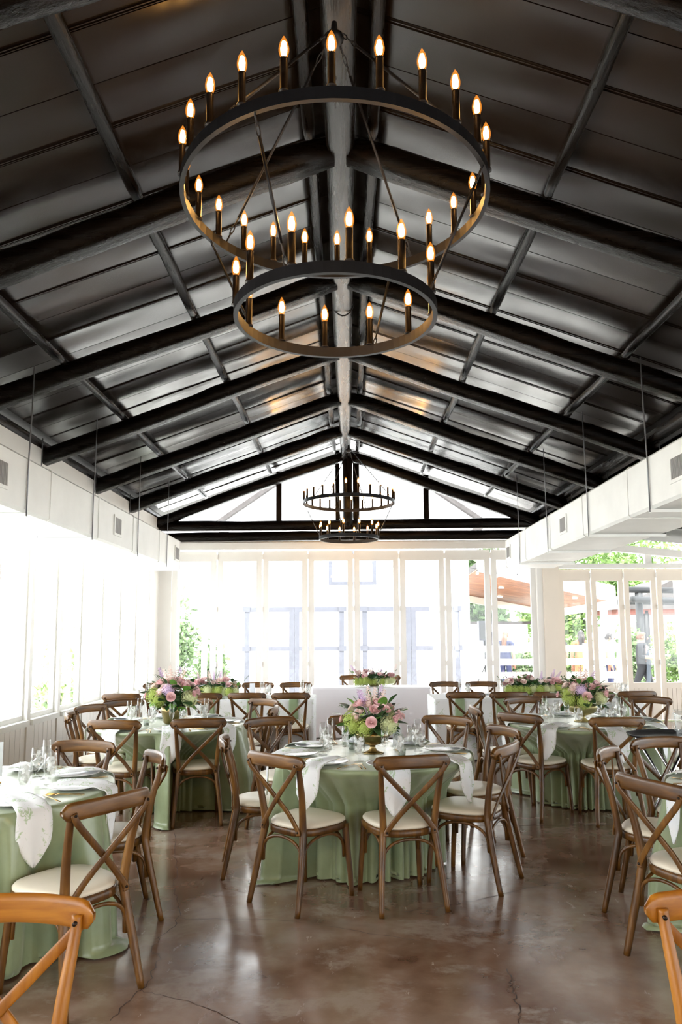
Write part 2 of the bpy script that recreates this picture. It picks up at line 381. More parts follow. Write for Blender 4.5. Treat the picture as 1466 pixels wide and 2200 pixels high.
# ---- far wall
struct('wall_back', MB().box((XL-.1, Y1, 3.16), (3.57, Y1+.14, 3.30)).box((XL-.1, Y1+.02, 0), (-3.27, Y1+.14, 3.16)), 'white')
struct('trim_2', MB().box((XL, Y1-.06, 3.14), (3.57, Y1, 3.27)), 'white')
struct('trim_3', MB().box((3.47, Y1-.02, 0), (3.57, Y1+.14, 3.16)), 'white')
struct('trim_4', MB().box((3.57, Y1-.05, 0), (3.86, Y1+.14, 3.3)), 'cream')
def door(n, x0, w, top, glass_top, glass_bot, parts=True, mat='white', gap=.012, panel=False, stile=.10):
    d = empty('door_%d' % n, (x0, Y1, 0)); d['kind'] = 'structure'
    a, b = gap, w-gap
    f = MB().box((a, .02, .02), (a+stile, .075, top)).box((b-stile, .02, .02), (b, .075, top)).box((a+stile, .02, glass_top), (b-stile, .075, top)).box((a+stile, .02, .02), (b-stile, .075, glass_bot))
    fr = f.build('frame', mat, d)
    MB().box((a+stile, .045, glass_bot), (b-stile, .052, glass_top)).build('pane', 'pane', fr)
    MB().box((-.012, .0, 1.0), (.012, .02, 1.09)).box((-.012, .0, 2.0), (.012, .02, 2.09)).box((-.012, .0, top-.16), (.012, .02, top-.06)).build('hinge', 'white', d)
    if panel:
        k = 5; ww = (w-2*stile-.04)/k
        for j in range(k):
            MB().box((stile+.02+ww*j+.003, .008, .12), (stile+.02+ww*(j+1)-.003, .02, glass_bot-.1)).build('plank', mat, d)
for k in range(8): door(k+1, -3.27+.8425*k, .8425, 3.12, 2.93, .32)
for k in range(8): door(k+9, 3.86+.6*k, .6, 2.74, 2.53, .68, mat='cream', panel=True, stile=.085)
struct('trim_5', MB().box((3.86, Y1-.06, 2.76), (XR, Y1+.1, 2.84)), 'white')
# transom over the right doors, its head sloping with the lean-to roof
tw = empty('window_30', (0, Y1, 0)); tw['kind'] = 'structure'
zt = lambda x: 3.30-.098*(x-3.86)
for x0, x1 in ((3.86, 5.50), (5.56, 7.2), (7.26, 8.95)):
    MB().prism([(x0+.03, 2.86), (x1-.03, 2.86), (x1-.03, zt(x1)-.13), (x0+.03, zt(x0)-.13)], 1, .04, .048).build('pane', 'pane', tw)
    fm = MB().prism([(x0-.03, zt(x0)), (x1+.03, zt(x1)), (x1+.03, zt(x1)-.13), (x0-.03, zt(x0)-.13)], 1, -.03, .08)
    fm.box((x0-.03, 0, 2.84), (x0+.03, .08, zt(x0)-.12)).box((x1-.03, 0, 2.84), (x1+.03, .08, zt(x1)-.12)).build('frame', 'white', tw)
# gable glazing
gw = empty('window_31', (0, Y1+.1, 0)); gw['kind'] = 'structure'
gx = [-3.4, -1.29, -.27, .23, 1.47, 3.33]
for a, b in zip(gx[:-1], gx[1:]):
    za, zb = roof_z(a)-.05, roof_z(b)-.05
    poly = [(a, 3.66), (b, 3.66), (b, max(3.67, zb)), (a, max(3.67, za))]
    if a < RC < b: poly = [(a, 3.66), (b, 3.66), (b, zb), (RC, roof_z(RC)-.05), (a, za)]
    MB().prism(poly, 1, .0, .008).build('pane', 'pane', gw)
for x, w in ((-1.29, .05), (1.47, .05), (-.19, .04), (.16, .06)):
    MB().box((x-w, -.05, 3.6), (x+w, .06, roof_z(x)-.02)).build('mullion', 'log_z', gw)

# ---- right wall of the wing and wall behind the camera, both glazed
struct('wall_right', MB().box((XR, Y0, 0), (XR+.12, Y1, .6)).box((XR, Y0, 2.75), (XR+.12, Y1, 3.1)), 'white')
for k in range(11):
    y = Y0+.1+k*1.7
    w = empty('window_%d' % (40+k), (XR, y, 0)); w['kind'] = 'structure'
    MB().box((0, 0, .6), (.12, .12, 2.75)).build('post', 'white', w); MB().box((.05, .12, .6), (.058, 1.7, 2.75)).build('pane', 'pane', w)
struct('wall_front', MB().box((XL, Y0-.12, 0), (XR, Y0, .25)).prism([(XL, 2.95), (XR, 2.75), (XR, 3.0), (3.5, 3.85), (RC, 5.1), (XL, 3.85)], 1, Y0-.12, Y0), 'white')
for k in range(9):
    x = XL+k*1.39
    w = empty('window_%d' % (60+k), (x, Y0-.1, 0)); w['kind'] = 'structure'
    MB().box((-.07, 0, .25), (.07, .1, 2.95)).build('post', 'white', w)
    if k in (5, 6, 7): MB().box((.07, .05, .25), (1.32, .058, 2.8)).build('pane', 'pane', w)
    else: MB().box((.07, .04, .25), (1.32, .08, 2.95)).build('infill_panel', 'cream', w)

# ---- roof: deck, sheet panels, logs
OV = 4.2
def deckpoly():
    t = .12
    return [(RC-OV-.1, roof_z(RC-OV-.1)+.05), (RC, 5.15), (3.62, roof_z(3.62)+.05), (3.62, roof_z(3.62)+.05+t), (RC, 5.15+t), (RC-OV-.1, roof_z(RC-OV-.1)+.05+t)]
ceil = struct('ceiling', MB().prism(deckpoly(), 1, Y0-.3, Y1+.9), 'deck')
wing_z = lambda x: 3.56-.098*(x-3.55)
struct('trim_6', MB().prism([(3.5, wing_z(3.5)), (XR+.5, wing_z(XR+.5)), (XR+.5, wing_z(XR+.5)+.1), (3.5, wing_z(3.5)+.1)], 1, Y0-.3, Y1+.6), 'deck')
struct('wall_wing', MB().box((3.50, Y0, 3.5), (3.60, Y1+.1, roof_z(3.55)+.04)), 'deck')
PW = .36; L = 3.66
def panel_mesh(seed):
    rs = np.random.RandomState(seed); nx, k = 20, 9; g = .0035; V = []; ph = rs.uniform(0, 6, 6)
    for i in range(nx+1):
        u = i/nx*L
        for j in range(k):
            q = j/(k-1); y = g+(PW-2*g)*q
            wv = .0030*math.sin(2.1*u+ph[0])+.0022*math.sin(4.3*u+ph[1]+2*q)+.004*math.sin(1.7*u+ph[2])*math.cos(PI*q+ph[3])
            V.append((u, y, wv*math.sin(PI*q)**.7))
    m = MB().add(V, [(i*k+j, (i+1)*k+j, (i+1)*k+j+1, i*k+j+1) for i in range(nx) for j in range(k-1)], True)
    for y in (g, PW-g-.002): m.box((0, y, 0), (L, y+.002, .02))
    if seed % 2: m.box((0, .030, -.010), (L, .036, .004)).box((0, .012, -.007), (L, .016, .004))
    return m.mesh('roof_panel', 'panel')
pm = [panel_mesh(i) for i in range(8)]
ang = math.atan(SL)
npan = int((Y1+.2+1.2)/PW)
for side in (-1, 1):
    for k in range(npan):
        o = link('roof_panel', pm[rnd.randrange(0, 4)*2+(k % 2)], ceil)
        y = Y1+.2-PW*(k+1)
        if side > 0: o.location = (RC, y, 5.135); o.rotation_euler = (0, ang, 0)
        else: o.location = (RC, y+PW, 5.135); o.rotation_euler = (0, ang, PI)
RY = [-.6, 1.18, 2.97, 4.75, 6.60, 8.41, 10.16, 11.83, 13.58]
for y in RY:
    for sd in (-1, 1):
        r = rnd.uniform(.105, .118)
        xe = -3.75 if sd < 0 else 3.62
        zc = lambda x: roof_z(x)-.10-.115/math.cos(ang)
        log('rafter', (RC+sd*.07, y, zc(RC+sd*.07)+.01), (xe, y+rnd.uniform(-.02, .02), zc(xe)), r, 'log_x', ceil, (0, 1, 0))
for x in (-2.63, -1.42, -.25, .18, 1.36, 2.56):
    for a, b in zip([-1.5]+RY[:-1], RY):
        log('purlin', (x+rnd.uniform(-.015, .015), a, roof_z(x)-.05), (x+rnd.uniform(-.015, .015), b, roof_z(x)-.05), rnd.uniform(.036, .044), 'log_purlin', ceil, wob=.006)
for x in (-3.55, 3.45): log('purlin', (x, -1.5, roof_z(x)-.07), (x, Y1, roof_z(x)-.07), .08, 'log_y', ceil)
log('ridge_log', (RC, -1.5, 4.87), (RC+.0, Y1-.1, 4.87), .098, 'log_ridge', ceil, wob=.01)
MB().sweep([(RC+.1*math.cos(t)*1.05, 7.15+.02*math.sin(3*t), 4.87+.1*math.sin(t)*1.05) for t in np.linspace(0, 2*PI, 20)[:-1]], .008, closed=True, n=6).build('cable_tie', 'iron', ceil)
log('king_post', (0, Y1-.14, 3.55), (0, Y1-.14, 4.85), .098, 'log_z', ceil, (0, 1, 0), wob=.004)
log('tie_log', (-3.7, Y1-.02, 3.57), (3.75, Y1-.02, 3.60), .11, 'log_x', ceil, (0, 1, 0), wob=.006)
log('tie_log', (-3.7, Y1-.01, 3.37), (3.75, Y1-.01, 3.385), .10, 'log_x', ceil, (0, 1, 0), wob=.006)
log('wing_log', (3.7, Y1-.12, 3.60), (8.9, Y1-.12, 3.15), .10, 'log_x', ceil, (0, 1, 0))
for y in (11.83, 10.16, 8.41, 6.6): log('wing_log', (3.6, y, wing_z(3.6)-.1), (8.9, y, wing_z(8.9)-.1), .10, 'log_x', ceil, (0, 1, 0))

# ================================================================== DUCTS
def duct(name, x0, x1, zb, zt, ye, label, inner, grilles, straps):
    d = empty(name, (0, 0, 0)); tag(d, label, 'air duct', None)
    y = -1.2; k = 0
    sgn = 1 if inner == x1 else -1
    while y < ye-.01:
        y2 = min(y+1.36, ye); b = .025
        poly = [(x0+b, zb), (x1-b, zb), (x1, zb+b), (x1, zt-b), (x1-b, zt), (x0+b, zt), (x0, zt-b), (x0, zb+b)]
        mb = MB().prism(poly, 1, y+.004, y2-.004)
        e = .006; poly2 = [(px+(e if px > (x0+x1)/2 else -e), pz+(e if pz > (zb+zt)/2 else -e)) for px, pz in poly]
        mb.prism(poly2, 1, y2-.03, y2-.0045)
        mb.build('duct_section', 'duct', d); y = y2
    for gy in grilles:
        g = MB()
        h0, h1 = zb+.13, zt-.12; w = .15
        xx = inner; s2 = sgn*.012
        for a in ((gy-w, h0, gy+w, h0+.03), (gy-w, h1-.03, gy+w, h1), (gy-w, h0+.03, gy-w+.03, h1-.03), (gy+w-.03, h0+.03, gy+w, h1-.03)):
            g.box((min(xx, xx+s2), a[0], a[1]), (max(xx, xx+s2), a[2], a[3]))
        gf = g.build('grille', 'duct', d)
        MB().box((min(xx+sgn*.001, xx+sgn*.004), gy-w+.03, h0+.03), (max(xx+sgn*.001, xx+sgn*.004), gy+w-.03, h1-.03)).build('grille_mesh', 'grille_dark', gf)
        sl = MB(); n = 11
        for q in range(n):
            yy = gy-w+.03+(2*w-.06)*(q+.5)/n
            sl.box((min(xx+sgn*.004, xx+sgn*.010), yy-.006, h0+.03), (max(xx+sgn*.004, xx+sgn*.010), yy+.006, h1-.03))
        sl.build('slat', 'grille', gf)
    for sy in straps:
        xi, xo = inner+sgn*.012, (x0 if inner == x1 else x1)-sgn*.012
        MB().box((min(xi, xo), sy-.025, zb-.035), (max(xi, xo), sy+.025, zb-.008)).build('trapeze_bar', 'duct', d)
        for xs in (xi, xo):
            ztop = roof_z(xs)-.1
            MB().sweep([(xs, sy, zb-.03), (xs, sy+.005, zt), (xs, sy+.03, (zt+ztop)/2), (xs, sy+.04, ztop)], .009, .004, (1, 0, 0), 6, .4).build('hanger_strap', 'strap', d)
duct('air_duct', -3.40, -2.82, 2.66, 3.16, 12.4, 'long white rectangular air duct hung along the left windows', -2.82, (2.75, 5.9, 9.0, 12.16), (3.0, 4.75, 6.4, 8.08, 9.85, 11.45))
duct('air_duct', 2.64, 3.45, 2.66, 3.14, 12.4, 'long white rectangular air duct hung along the right side above the doors', 2.64, (2.75, 5.85, 9.05, 12.18), (3.0, 4.75, 6.42, 8.08, 9.75, 11.35))

# ================================================================== CHANDELIERS
def ring_mb(R, z, h, t, n=72):
    P = [(R-t/2, z), (R+t/2, z), (R+t/2, z+h), (R-t/2, z+h)]; V = []; F = []
    for j in range(n):
        for r, zz in P: V.append((r*math.cos(2*PI*j/n), r*math.sin(2*PI*j/n), zz))
    for j in range(n):
        for i in range(4): F.append((j*4+i, ((j+1) % n)*4+i, ((j+1) % n)*4+(i+1) % 4, j*4+(i+1) % 4))
    return MB().add(V, F, False)
def chain(mb, a, b, n, r=.016):
    a, b = Vector(a), Vector(b); d = (b-a)/n
    for i in range(n):
        c = a+d*(i+.5); T = d.normalized(); S = T.cross(Vector((0, 0, 1)) if i % 2 else Vector((1, .3, 0))).normalized()
        mb.sweep([c+T*(d.length*.62*math.cos(t))+S*(r*.6*math.sin(t)) for t in np.linspace(0, 2*PI, 11)[:-1]], .0035, n=5, closed=True, ref=(.3, .5, .8))
sleeve_me = MB().lathe([(.022, 0), (.022, .008), (.0165, .01), (.0165, .145), (.018, .15), (.0, .15)], 12).mesh('candle_sleeve', 'sleeve')
bulb_me = MB().lathe([(.011, .0), (.014, .008), (.022, .035), (.0225, .05), (.017, .075), (.008, .095), (.002, .106), (0, .108)], 12).mesh('bulb', 'bulb_shell')
fil_me = MB().lathe([(0, .022), (.012, .024), (.0145, .05), (.009, .078), (0, .078)], 8).mesh('filament', 'filament')
def chandelier(x, y, label, rot=0):
    c = empty('chandelier', (x, y, 3.755), rot); tag(c, label, 'chandelier')
    R1, R2, z2, h = .764, .495, 3.15-3.755, .055
    ring_mb(R1, 0, h, .022).build('ring', 'iron', c); ring_mb(R2, z2, h, .022).build('ring', 'iron', c)
    hz = 4.70-3.755
    MB().lathe([(0, hz-.05), (.03, hz-.045), (.05, hz-.02), (.05, hz+.0), (.02, hz+.02), (.014, hz+.08)], 14).build('hub', 'iron', c)
    for k in range(4):
        a = math.radians(55+90*k); ca, sa = math.cos(a), math.sin(a)
        p0, p1 = Vector((.05*ca, .05*sa, hz-.015)), Vector((R1*ca, R1*sa, h+.005))
        m = MB(); q0, q1 = p0.lerp(p1, .13), p0.lerp(p1, .87); chain(m, p0, q0, 3); m.sweep([q0, q1], .0075, n=6); chain(m, q1, p1, 3); m.build('hanging_rod', 'iron', c)
        a2 = math.radians(65+90*k); p0 = Vector((R1*math.cos(a2), R1*math.sin(a2), 0)); p1 = Vector((R2*math.cos(a2), R2*math.sin(a2), z2+h))
        m = MB(); q0, q1 = p0.lerp(p1, .14), p0.lerp(p1, .84); chain(m, p0, q0, 2); m.sweep([q0, q1], .0075, n=6); chain(m, q1, p1, 2); m.build('hanging_rod', 'iron', c)
    for R, z, n, off in ((R1, h, 24, .0), (R2, z2+h, 12, .14)):
        for k in range(n):
            a = 2*PI*k/n+off-PI/2
            s = link('candle', sleeve_me, c); s.location = (R*math.cos(a), R*math.sin(a), z)
            b = link('bulb', bulb_me, s); b.location = (0, 0, .148)
            f = link('filament', fil_me, s); f.location = (0, 0, .148)
    return c
chandelier(-.055, 3.57, 'black two-ring candle chandelier with lit amber bulbs, hanging nearest', 0)
chandelier(.02, 12.4, 'small distant black two-ring candle chandelier hanging before the far gable window', .2)
# a warm pendant behind the viewer, lighting the two nearest chair backs
pend = empty('pendant_lamp', (.1, .35, 2.55)); tag(pend, 'warm bell-shaped pendant lamp hanging from the ridge behind the viewer', 'lamp')
MB().lathe([(.03, .16), (.06, .14), (.13, .05), (.17, 0)], 20).build('shade', 'iron', pend)
MB().sweep([(0, 0, .16), (0, 0, 2.25)], .006, n=6).build('cord', 'iron', pend)
MB().blob((0, 0, .02), .045).build('bulb', emit('pendant_bulb', (1, .6, .2, 1), 20), pend)
pl = bpy.data.lights.new('pendant_light', 'POINT'); pl.energy = 8; pl.color = (1, .55, .16); pl.shadow_soft_size = .06
plo = bpy.data.objects.new('pendant_light', pl); COL.objects.link(plo); plo.parent = pend; plo.location = (0, 0, -.05)

# ================================================================== CHAIRS
def chair_parts(root, wd, rl):
    def rearleg(s):
        pts = spline([(s*.20, -.055, 0), (s*.186, -.015, .18), (s*.163, .03, .40), (s*.158, .035, .47), (s*.172, .012, .64), (s*.188, -.028, .80), (s*.191, -.036, .852)], 5)
        n = len(pts); rr = [.0150+.0055*math.sin(PI*min(1, i/n*1.25)) for i in range(n)]
        return MB().sweep(pts, rr, [r*1.05 for r in rr], (0, 1, 0), 9, .8)
    def frontleg(s):
        pts = spline([(s*.198, .43, 0), (s*.192, .42, .15), (s*.182, .405, .30), (s*.176, .395, .43)], 4); n = len(pts)
        return MB().sweep(pts, [.0145+.006*i/n for i in range(n)], None, (0, 1, 0), 9, .8)
    for s in (-1, 1): rearleg(s).build('leg', wd, root)
    for s in (-1, 1): frontleg(s).build('leg', wd, root)
    out = []
    for i in range(36):
        a = 2*PI*i/36; c, q = math.cos(a), math.sin(a); c2 = math.copysign(abs(c)**.62, c); q2 = math.copysign(abs(q)**.62, q)
        y = .235+.215*q2; w = .205+.012*q2-.032*max(0, -q2)**2; out.append((w*c2, y))
    def loft(rows, cap0=True):
        V = []; F = []; k = len(rows)
        for sc, z in rows:
            for x, y in out: V.append((x*sc, .235+(y-.235)*sc, z))
        for i in range(k-1):
            for j in range(36): F.append((i*36+j, i*36+(j+1) % 36, (i+1)*36+(j+1) % 36, (i+1)*36+j))
        F += [tuple(range(36))[::-1], tuple((k-1)*36+j for j in range(36))]
        return MB().add(V, F, True)
    sf = loft([(.97, .408), (1.0, .413), (1.0, .444), (.97, .449)]).build('seat_frame', wd, root)
    loft([(.93, .447), (.985, .455), (.985, .464), (.94, .476), (.84, .483), (.6, .488), (.25, .489)]).build('seat_cushion', 'cushion', root)
    # top rail
    n = 27; V = []; F = []; K = 10
    for i in range(n):
        t = -1+2*i/(n-1); at = abs(t); x = .236*t; hh = .040*(1-.10*(1-at)) if at < .86 else .040*math.sqrt(max(.03, 1-((at-.86)/.145)**2))
        yc = -.083+.048*t*t; zc = .846+.010*(1-t*t)
        if at < .9: hh += .003*math.cos(t*1.6)
        for j in range(K):
            a = 2*PI*(j+.5)/K; c, q = math.cos(a), math.sin(a)
            V.append((x, yc+.0125*math.copysign(abs(c)**.45, c), zc+hh*math.copysign(abs(q)**.55, q)))
    for i in range(n-1):
        for j in range(K): F.append((i*K+j, i*K+(j+1) % K, (i+1)*K+(j+1) % K, (i+1)*K+j))
    F += [tuple(range(K)), tuple((n-1)*K+j for j in range(K))[::-1]]
    MB().add(V, F, True).build('top_rail', rl, root)
    for s in (-1, 1):
        off = -.004 if s > 0 else .006
        pts = spline([(s*.200, -.070, .842), (s*.178, -.066, .80), (s*.08, -.044+off, .70), (0, -.024+off, .62), (-s*.08, -.004+off, .535), (-s*.142, .006, .455), (-s*.150, .006, .428)], 5)
        st = MB().sweep(pts, .0155, .0055, (0, 1, 0), 8, .5).build('cross_strap', wd, root)
        for (bx, by, bz) in ((s*.196, -.080, .836), (-s*.147, -.003, .446)):
            MB().sweep([(bx, by, bz), (bx, by+.012, bz)], .0065, n=8).build('bolt', 'bolt', st)
        MB().sweep([(s*.191, -.010, .835), (s*.191, -.03, .835)], .006, n=8).build('bolt', 'bolt', st)
    def arch(p, q, mid, ztop):
        P = Vector(p); Q = Vector(q); pts = []
        for t in np.linspace(0, 1, 17):
            a = PI*t; b = P.lerp(Q, .5-.5*math.cos(a)*1.0); s = math.sin(a)**.55
            pts.append((b.x, b.y, P.z+(ztop-P.z)*s))
        MB().sweep(pts, .0095, .0085, (mid[0], mid[1], .01), 7).build('brace', wd, root)
    zb, zt = .235, .398
    arch((-.166, .02, zb), (.166, .02, zb), (0, 1), zt); arch((-.172, .385, zb), (.172, .385, zb), (0, 1), zt)
    for s in (-1, 1): arch((s*.165, .03, zb), (s*.172, .385, zb), (1, 0), zt)
protos = {}
def chair(x, y, hd, label, group=None, kind='brown'):
    rz = math.radians(hd-90)
    if kind not in protos:
        c = empty('cross_back_chair', (x, y, 0), rz); chair_parts(c, 'chair' if kind == 'brown' else 'chair_lamplit', 'rail' if kind == 'brown' else 'rail_lamplit'); protos[kind] = c
    else: c = copy_tree(protos[kind])
    # local origin sits under the top rail (the rail is 5 cm behind it)
    c.location = (x+.05*math.cos(math.radians(hd)), y+.05*math.sin(math.radians(hd)), 0); c.rotation_euler = (0, 0, rz)
    tag(c, label, 'chair', group); CH.append((c.location.x, c.location.y, rz)); return c
CH = []
TAB = {'centre': ((.155, 5.36), .70, 'centre round table'), 'left': ((-1.70, 7.12), .71, 'round table by left windows'), 'right': ((2.19, 7.15), .72, 'right middle round table'),
       'nl': ((-2.05, 4.2), .73, 'nearest left round table'), 'nr': ((2.45, 4.05), .73, 'nearest right round table')}
CW = 'brown cross-back chair, cream seat, '
for (x, y, h, t) in [
    (.37, 4.46, 104, CW+'standing squarely at front of the centre round table'),
    (-.45, 4.54, 50, CW+'angled at front left of the centre round table'),
    (-.86, 5.27, 8, CW+'seen side-on at left of the centre round table'),
    (-.68, 6.44, -58, CW+'facing us at back left of the centre round table'),
    (.05, 6.56, -88, CW+'hidden behind the flowers of the centre round table'),
    (.84, 6.48, -122, CW+'facing us at back right of the centre round table'),
    (1.17, 5.74, -160, CW+'second at right side of the centre round table'),
    (1.02, 4.93, 149, CW+'standing out at front right of the centre round table'),
    (-1.96, 6.30, 82, CW+'front left at the round table by left windows'),
    (-1.27, 6.40, 104, CW+'front right at the round table by left windows'),
    (-2.62, 7.62, -22, CW+'back left beside the windows at the left middle table'),
    (-2.56, 6.93, 15, CW+'side-on beside the windows at the left middle table'),
    (-2.46, 8.22, -52, CW+'facing us, far left of the left middle table'),
    (-1.74, 8.38, -90, CW+'facing us behind flowers of the left middle table'),
    (-.92, 8.22, -130, CW+'facing us, far right of the left middle table'),
    (-.74, 7.42, 178, CW+'edge-on at right side of the left middle table'),
    (1.49, 6.68, 42, CW+'front left at the right middle round table'),
    (2.24, 6.36, 90, CW+'squarely in front of the right middle round table'),
    (1.91, 8.36, -72, CW+'facing us, far left of the right middle round table'),
    (1.22, 7.35, 3, CW+'edge-on at left of the right middle round table'),
    (3.30, 8.32, -128, CW+'facing us, far right of the right middle round table'),
    (3.10, 6.78, 128, CW+'right of the right middle round table, behind the tray stand'),
    (-1.07, 3.42, 146, CW+'large, at right of the nearest left round table'),
    (-1.16, 4.56, 207, CW+'facing left at far right of the nearest left table'),
    (-1.77, 5.08, -103, CW+'facing us behind the nearest left round table'),
    (2.07, 5.14, -68, CW+'facing us behind the nearest right round table'),
    (1.57, 4.66, -33, CW+'side-on at far left of the nearest right table'),
    (1.46, 3.74, 24, CW+'large, at near left of the nearest right table')]:
    chair(x, y, h, t, 'chairs around the round tables')
chair(-.925, 2.10, -88, 'brown cross-back chair, tinted lamplit orange, cut off at bottom left corner of the photo', None, 'gold')  # this kind has orange lamplight in its wood colour, not another stain
chair(1.04, 2.12, -97, 'brown cross-back chair, tinted lamplit orange, cut off at bottom right corner of the photo', None, 'gold')  # kind 'gold': the brown wood with warm lamplight painted into its colour
ords = ['leftmost', 'second from left', 'middle', 'fourth from left', 'rightmost']
for i, x in enumerate((-2.74, -2.24, -1.76, -1.23, -.70)): chair(x, 9.08+rnd.uniform(-.02, .02), 90+rnd.uniform(-3, 3), 'brown cross-back chair, %s on near side of the long left table' % ords[i], 'chairs at the long left table')
for i, x in enumerate((-2.76, -2.27, -1.80, -1.32, -.77)): chair(x, 10.97, -90+rnd.uniform(-3, 3), 'brown cross-back chair, %s on far side of the long left table' % ords[i], 'chairs at the long left table')
for i, x in enumerate((1.40, 1.92, 2.44, 2.95, 3.46)): chair(x, 9.08+rnd.uniform(-.02, .02), 90+rnd.uniform(-3, 3), 'brown cross-back chair, %s on near side of the long right table' % ords[i], 'chairs at the long right table')
for i, x in enumerate((1.40, 1.92, 2.43, 2.94)): chair(x, 10.97, -90+rnd.uniform(-3, 3), 'brown cross-back chair, %s on far side of the long right table' % ords[i], 'chairs at the long right table')
chair(.08, 12.72, -90, 'brown cross-back chair behind left end of the white sweetheart table', 'chairs at the sweetheart table')
chair(.64, 12.72, -90, 'brown cross-back chair behind right end of the white sweetheart table', 'chairs at the sweetheart table')

# ================================================================== TABLES AND CLOTHS
def in_seat(px, py, pad=0):
    for cx, cy, rz in CH:
        dx, dy = px-cx, py-cy
        if dx*dx+dy*dy > .5: continue
        c, s = math.cos(-rz), math.sin(-rz); lx, ly = c*dx-s*dy, s*dx+c*dy
        if abs(lx) < .218+pad and 0 < ly < .465+pad: return True
    return False
def round_cloth(name, c, R, label, seed):
    rs = np.random.RandomState(seed); nT = 288; th = np.linspace(0, 2*PI, nT, endpoint=False)
    lim = np.full(nT, 9.0)
    for i, t in enumerate(th):
        for r in np.arange(.12, .98, .02):
            if in_seat(c[0]+r*math.cos(t), c[1]+r*math.sin(t), .0): lim[i] = max(.17, r-.03); break
    l2 = np.min([np.roll(lim, k) for k in range(-1, 2)], axis=0); lim = np.minimum(lim, np.mean([np.roll(l2, k) for k in range(-2, 3)], axis=0))
    ks = [9, 16, 23, 34]; ph = rs.uniform(0, 6.28, 4); am = [.5, .45, .3, .14]
    mod = .8+.2*np.sin(3*th+rs.uniform(0, 6))
    f = sum(a*np.sin(k*th+p+.5*np.sin(2*th+p)) for a, k, p in zip(am, ks, ph))*mod
    w1 = 7.5*th+1.1*np.sin(2*th+ph[0])+.8*np.sin(5*th+ph[1]); w2 = 12.5*th+.9*np.sin(3*th+ph[2]); f = .6*(2*np.abs(np.sin(w1))**.8-1)+.4*(2*np.abs(np.sin(w2))**.8-1)
    b0 = np.exp(-(np.minimum(th, 2*PI-th)/.12)**2); f = f*(1-b0)+.3*b0
    zs = [.7615, .757, .745, .73, .70, .66, .61, .55, .50, .44, .38, .32, .26, .20, .15, .10, .06, .03, .016, .012, .010]
    V = []; F = []
    for q, rr in enumerate((.25, .5, .75, .92)):
        for t in th: V.append((rr*R*math.cos(t), rr*R*math.sin(t), .7615+.0008*math.sin(9*t+q)))
    nz0 = 4
    pool = .03+.08*np.abs(np.sin(4*th+ph[1]))*(.5+.5*np.sin(7*th+ph[0]))
    for q, z in enumerate(zs):
        d = (.7615-z)/.76
        if q <= 2: r = np.full(nT, R-.012+(0, .009, .012)[q])
        else: r = np.full(nT, R+.002+.05*d)
        A = 0 if q < 3 else .095*min(1, .10+d*1.5)
        if q > 17: r = r+pool*(q-17)/3+.012*np.sin(23*th+ph[2])
        if z < .74:
            w = min(1, (.74-z)/.23); l = R+(lim-R)*w; l = np.where(lim > 2, 9, l); r0 = r; lm = np.clip((r0-l)/.06, 0, 1); r = np.minimum(r, l)+A*(f*(1-.35*lm)-.75*lm)
        zz = np.full(nT, z)
        if q > 17: zz = zz+.010*(1+np.sin(19*th+ph[3]))*(1 if q < 20 else .1)
        for i, t in enumerate(th): V.append((r[i]*math.cos(t), r[i]*math.sin(t), zz[i]))
    rows = nz0+len(zs)
    V.append((0, 0, .762)); ctr = len(V)-1
    for i in range(nT): F.append((ctr, i, (i+1) % nT))
    for q in range(rows-1):
        for i in range(nT): F.append((q*nT+i, (q+1)*nT+i, (q+1)*nT+(i+1) % nT, q*nT+(i+1) % nT))
    o = MB().add(V, F, True).build(name, 'satin'); o.location = (c[0], c[1], 0); tag(o, label, 'tablecloth', 'sage satin tablecloths'); return o
def round_table(c, label):
    t = empty('banquet_table', (c[0], c[1], 0)); tag(t, label, 'table', 'round banquet tables')
    MB().lathe([(0, .735), (.66, .735), (.665, .745), (.66, .757), (0, .757)], 40).build('tabletop', 'chair', t)
    MB().lathe([(.13, 0), (.12, .03), (.04, .06), (.035, .70), (.09, .735)], 16).build('pedestal', 'iron', t)
for i, (k, (c, R, nm)) in enumerate(TAB.items()):
    round_table(c, 'round banquet table under the sage cloth, the %s' % nm)
    round_cloth('tablecloth', c, R, 'sage green satin cloth pooling on the floor, over the %s' % nm, 11+i)

